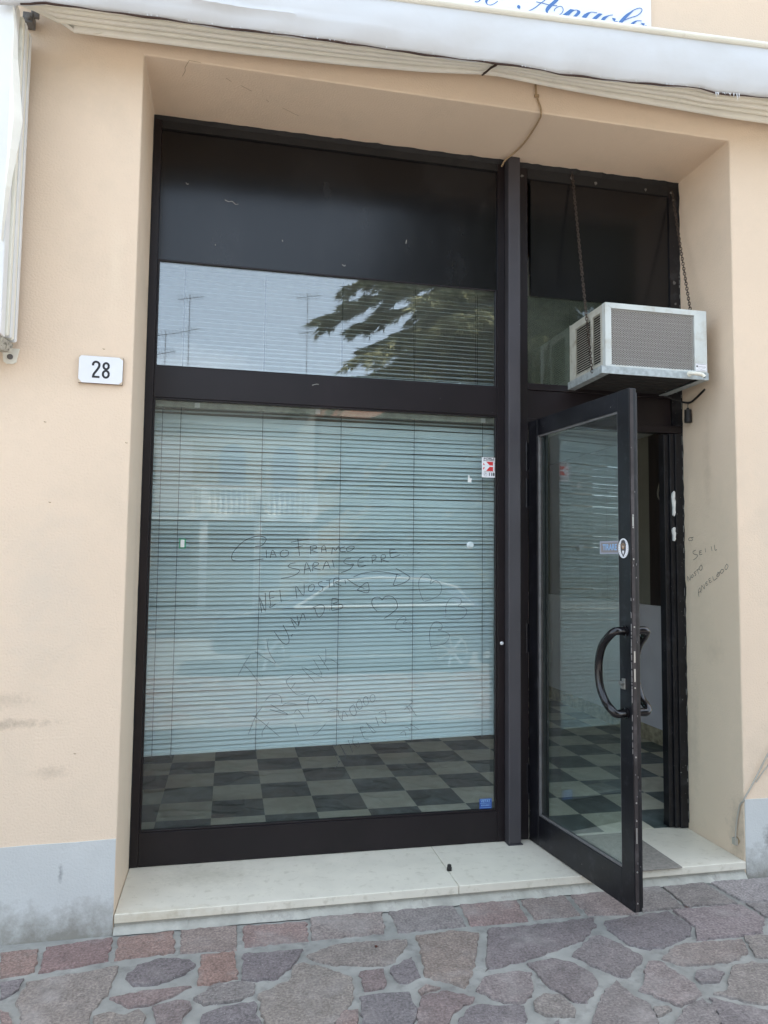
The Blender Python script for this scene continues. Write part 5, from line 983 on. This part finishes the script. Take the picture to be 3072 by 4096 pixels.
t = MB(); t.box(-5.4, 9, -8, 0, 0, 7.2); t.build('wall', mat('ochre_render', (.36, .29, .20), .9, noise=.08, nscale=1), hb)
t = MB(); t.add([(-5.8, .5, 7.21), (9.4, .5, 7.21), (9.4, -8.5, 7.21), (-5.8, -8.5, 7.21), (-5.8, -4, 8.6), (9.4, -4, 8.6)], [(0, 1, 5, 4), (1, 2, 5), (2, 3, 4, 5), (3, 0, 4), (0, 3, 2, 1)]); t.build('roof', M['tiles'], hb)
for cx in (-4, -1.5, 1, 3.5, 6.2):
    for z_ in (.9, 4.1): t = MB(); t.box(cx-.45, cx+.45, -.1, .04, z_, z_+1.5); t.build('window', M['shutter'], hb)
# row houses left of it
def antenna(x, y, z, h, lab, seed):
    r = random.Random(seed); root = empty('roof_antenna', (x, y, z)); tag(root, lab, 'antenna', 'antennas on the roof across the street')
    a = MB(); a.tube([(0, 0, 0), (0, 0, h)], .011, 6); a.build('mast', M['iron'], root)
    for q in range(2):
        zz = h*(1-.38*q)-.12; b_ = MB(); L_ = .8 if q == 0 else .6; an = r.uniform(-.5, .5)
        b_.tube([(-L_*.5, 0, zz-.1), (L_*.6, 0, zz+.08)], .009, 5)
        for i in range(7):
            x_ = -L_*.45+i*L_/6.5; z_ = zz-.08+.16*(i/6.5); l_ = .22-.015*i; b_.tube([(x_-.06, -l_*.6, z_+l_), (x_+.06, l_*.6, z_-l_)], .006, 4)
        b_.build('yagi', M['iron'], root)
antenna(-1.13, -21.5, 7.5, 3.0, 'taller roof antenna, reflected left of centre in the upper pane', 1)
antenna(-1.9, -21.6, 7.5, 1.7, 'short roof antenna beside the taller one', 2)
antenna(2.92, -21.5, 7.5, 3.4, 'roof antenna reflected beside the tree', 3)
antenna(-3.0, -21.4, 7.5, 2.4, 'roof antenna reflected at the left edge of the upper pane', 4)
# hedge
def leafmass(mb, c, rad, n, size, r, col=0):
    for i in range(n):
        v = Vector((r.gauss(0, 1), r.gauss(0, 1), r.gauss(0, 1))).normalized()*(r.random()**.4)
        p = Vector(c)+Vector((v.x*rad[0], v.y*rad[1], v.z*rad[2])); a = Vector((r.uniform(-1, 1), r.uniform(-1, 1), r.uniform(-1, 1))).normalized()*size; b_ = a.orthogonal().normalized()*size*.5
        mb.add([p-a, p+b_, p+a, p-b_], [(0, 1, 2, 3)], r.randrange(2))
M['leaf_a'] = mat('dark_leaf', (.035, .055, .02), .7); M['leaf_b'] = mat('light_leaf', (.085, .11, .035), .7)
M['needle_a'] = mat('cedar_needles', (.12, .125, .06), .8); M['needle_b'] = mat('cedar_tips', (.27, .26, .13), .8)
M['bark'] = mat('bark', (.10, .075, .055), .95, noise=.3, nscale=8, bump=.6, bscale=20)
rh = random.Random(21)
hd = MB()
for i in range(26): leafmass(hd, (4.2+i*.55, -17.5, 1.0), (.5, .5, 1.1), 260, .11, rh)
tag(hd.build('hedge', [M['leaf_a'], M['leaf_b']]), 'clipped green hedge across the street beyond the parked car', 'hedge')
# cedar: drooping tiers
def cedar(base, height, R, nb, label, seed, xcut=None):
    r = random.Random(seed); root = empty('cedar_tree', base); tag(root, label, 'tree', 'cedars across the street')
    tk = MB(); tk.tube([(0, 0, 0), (.05, 0, height*.4), (0, .05, height*.8), (0, 0, height)], [.38, .28, .12, .03], 10); tk.build('trunk', M['bark'], root, smooth=True)
    lim = MB(); cr = MB()
    for i in range(nb):
        f = (i+r.random())/nb; z = height*(.10+.88*f); L_ = R*(1-f*f*.75)*r.uniform(.75, 1.1); an = i*2.399+r.uniform(-.3, .3)
        d = Vector((math.cos(an), math.sin(an), 0)); side = Vector((-d.y, d.x, 0)); pts = []
        for k in range(7):
            u = k/6; pts.append(d*L_*u+Vector((0, 0, z+L_*(.16*u-.38*u*u))))
        lim.tube(pts, [.06*(1-.8*k/6)*(1-f*.5)+.008 for k in range(7)], 5, caps=False)
        for q in range(int(9+5.5*L_)):
            u = .18+.82*r.random()**.7; k = min(int(u*6), 5); p0 = pts[k].lerp(pts[k+1], u*6-k); sg_ = r.choice((-1, 1))
            tl = L_*.34*(1.2-u)*r.uniform(.5, 1.1)+.15; td = (d*r.uniform(.35, 1.0)+side*sg_*r.uniform(.3, 1.0)+Vector((0, 0, r.uniform(-.15, .12)))).normalized()
            for w_i in range(int(tl*46)+6):
                v_ = r.random(); p = p0+td*tl*v_+Vector((0, 0, -.55*tl*v_*v_)); dn = Vector((0, 0, -r.uniform(.02, .22)))
                mi = 1 if r.random() < .40 else 0
                for s_ in range(3):
                    b_ = td*r.uniform(.06, .22)+Vector((r.uniform(-.11, .11), r.uniform(-.11, .11), 0))+dn
                    w_ = b_.cross(Vector((r.uniform(-1, 1), r.uniform(-1, 1), r.uniform(-1, 1)))).normalized()*r.uniform(.010, .022); st_ = p+Vector((r.uniform(-.07, .07), r.uniform(-.07, .07), r.uniform(-.03, .03)))
                    cr.add([st_-w_, st_+w_, st_+b_], [(0, 1, 2)], mi)
    lim.build('limbs', M['bark'], root); cr.build('crown', [M['needle_a'], M['needle_b']], root)
cedar((8.0, -13.6, -.1), 17, 5.9, 185, 'large drooping cedar reflected in the upper window pane', 11)
cedar((13.5, -16, -.1), 14, 5.0, 80, 'second cedar further along the street', 12)

# parked car
car = empty('parked_car', (2.3, -7.0, -.196)); tag(car, 'dark blue hatchback parked along the near kerb, seen in the glass', 'car')
M['carpaint'] = mat('dark_blue_car_paint', (.03, .055, .10), .25, metal=.3, coat=.8)
M['tyre'] = mat('rubber', (.015, .015, .015), .8)
sec = [(-2.1, .35, .62, .70), (-2.0, .30, .78, .78), (-1.3, .28, .88, .84), (-.75, .27, .93, .85), (.2, .27, .95, .86), (1.2, .27, .97, .86), (1.8, .30, .95, .83), (2.05, .40, .85, .74)]
t = MB(); vs2 = []
for x, zl, zh, hw_ in sec:
    for y_, z_ in ((-hw_+.06, zl), (-hw_, zl+.12), (-hw_-.01, (zl+zh)/2), (-hw_+.05, zh-.02), (-hw_+.2, zh), (hw_-.2, zh), (hw_-.05, zh-.02), (hw_+.01, (zl+zh)/2), (hw_, zl+.12), (hw_-.06, zl)): vs2.append((x, y_, z_))
n = 10; t.add(vs2, [(i*n+k, i*n+(k+1) % n, (i+1)*n+(k+1) % n, (i+1)*n+k) for i in range(len(sec)-1) for k in range(n)]+[tuple(range(n)), tuple(range((len(sec)-1)*n, len(sec)*n))])
o = t.build('body', M['carpaint'], car, smooth=50)
cab = [(-1.15, .90, .90, .78), (-.45, .90, 1.36, .66), (.2, .92, 1.44, .64), (.9, .92, 1.42, .63), (1.55, .93, 1.15, .66), (1.85, .93, .95, .72)]
t = MB(); vs2 = []
for x, zl, zh, hw_ in cab:
    for y_, z_ in ((-.80, zl), (-hw_, max(zh-.08, zl)), (-hw_+.12, zh), (hw_-.12, zh), (hw_, max(zh-.08, zl)), (.80, zl)): vs2.append((x, y_, z_))
t.add(vs2, [(i*6+k, i*6+(k+1) % 6, (i+1)*6+(k+1) % 6, (i+1)*6+k) for i in range(len(cab)-1) for k in range(6)]); t.build('roof', M['carpaint'], car, smooth=50)
for s_ in (-1, 1):
    for (xa, xb) in ((-.85, .12), (.2, 1.35)):
        t = MB(); t.add([(xa, s_*.815, .955), (xb, s_*.815, .965), (min(xb, 1.15)-.02, s_*.70, 1.30), (xa+.40*(xa < 0), s_*.70, 1.28)], [(0, 1, 2, 3)]); t.build('side_window', M['glass_plain'], car)
    t = MB(); t.tube([(-1.0, s_*.825, .93), (0, s_*.825, .95), (1.0, s_*.825, .965), (1.6, s_*.80, .97), (1.35, s_*.74, 1.22), (.9, s_*.69, 1.33), (.2, s_*.685, 1.345), (-.4, s_*.70, 1.29), (-1.0, s_*.825, .93)], .019, 6); t.build('window_trim', M['white'], car)  # trim thickened and painted white to stand in for sun glints
    for x in (-1.35, 1.25):
        t = MB(); t.tube([(x, s_*.70, .31), (x, s_*.72, .31), (x, s_*.86, .31), (x, s_*.875, .31)], [.28, .31, .31, .27], 24); wh = t.build('wheel', M['tyre'], car, smooth=30)
        t = MB()
        t.tube([(x, s_*.876, .31), (x, s_*.884, .31)], .06, 16)
        for k in range(7):
            a = k*2*math.pi/7; t.tube([(x+.05*math.cos(a), s_*.88, .31+.05*math.sin(a)), (x+.22*math.cos(a), s_*.878, .31+.22*math.sin(a))], .022, 6)
        t.tube([(x+.225*math.cos(k*math.pi/12), s_*.876, .31+.225*math.sin(k*math.pi/12)) for k in range(24)], .016, 6, closed=True)
        t.build('rim', M['chrome'], wh)
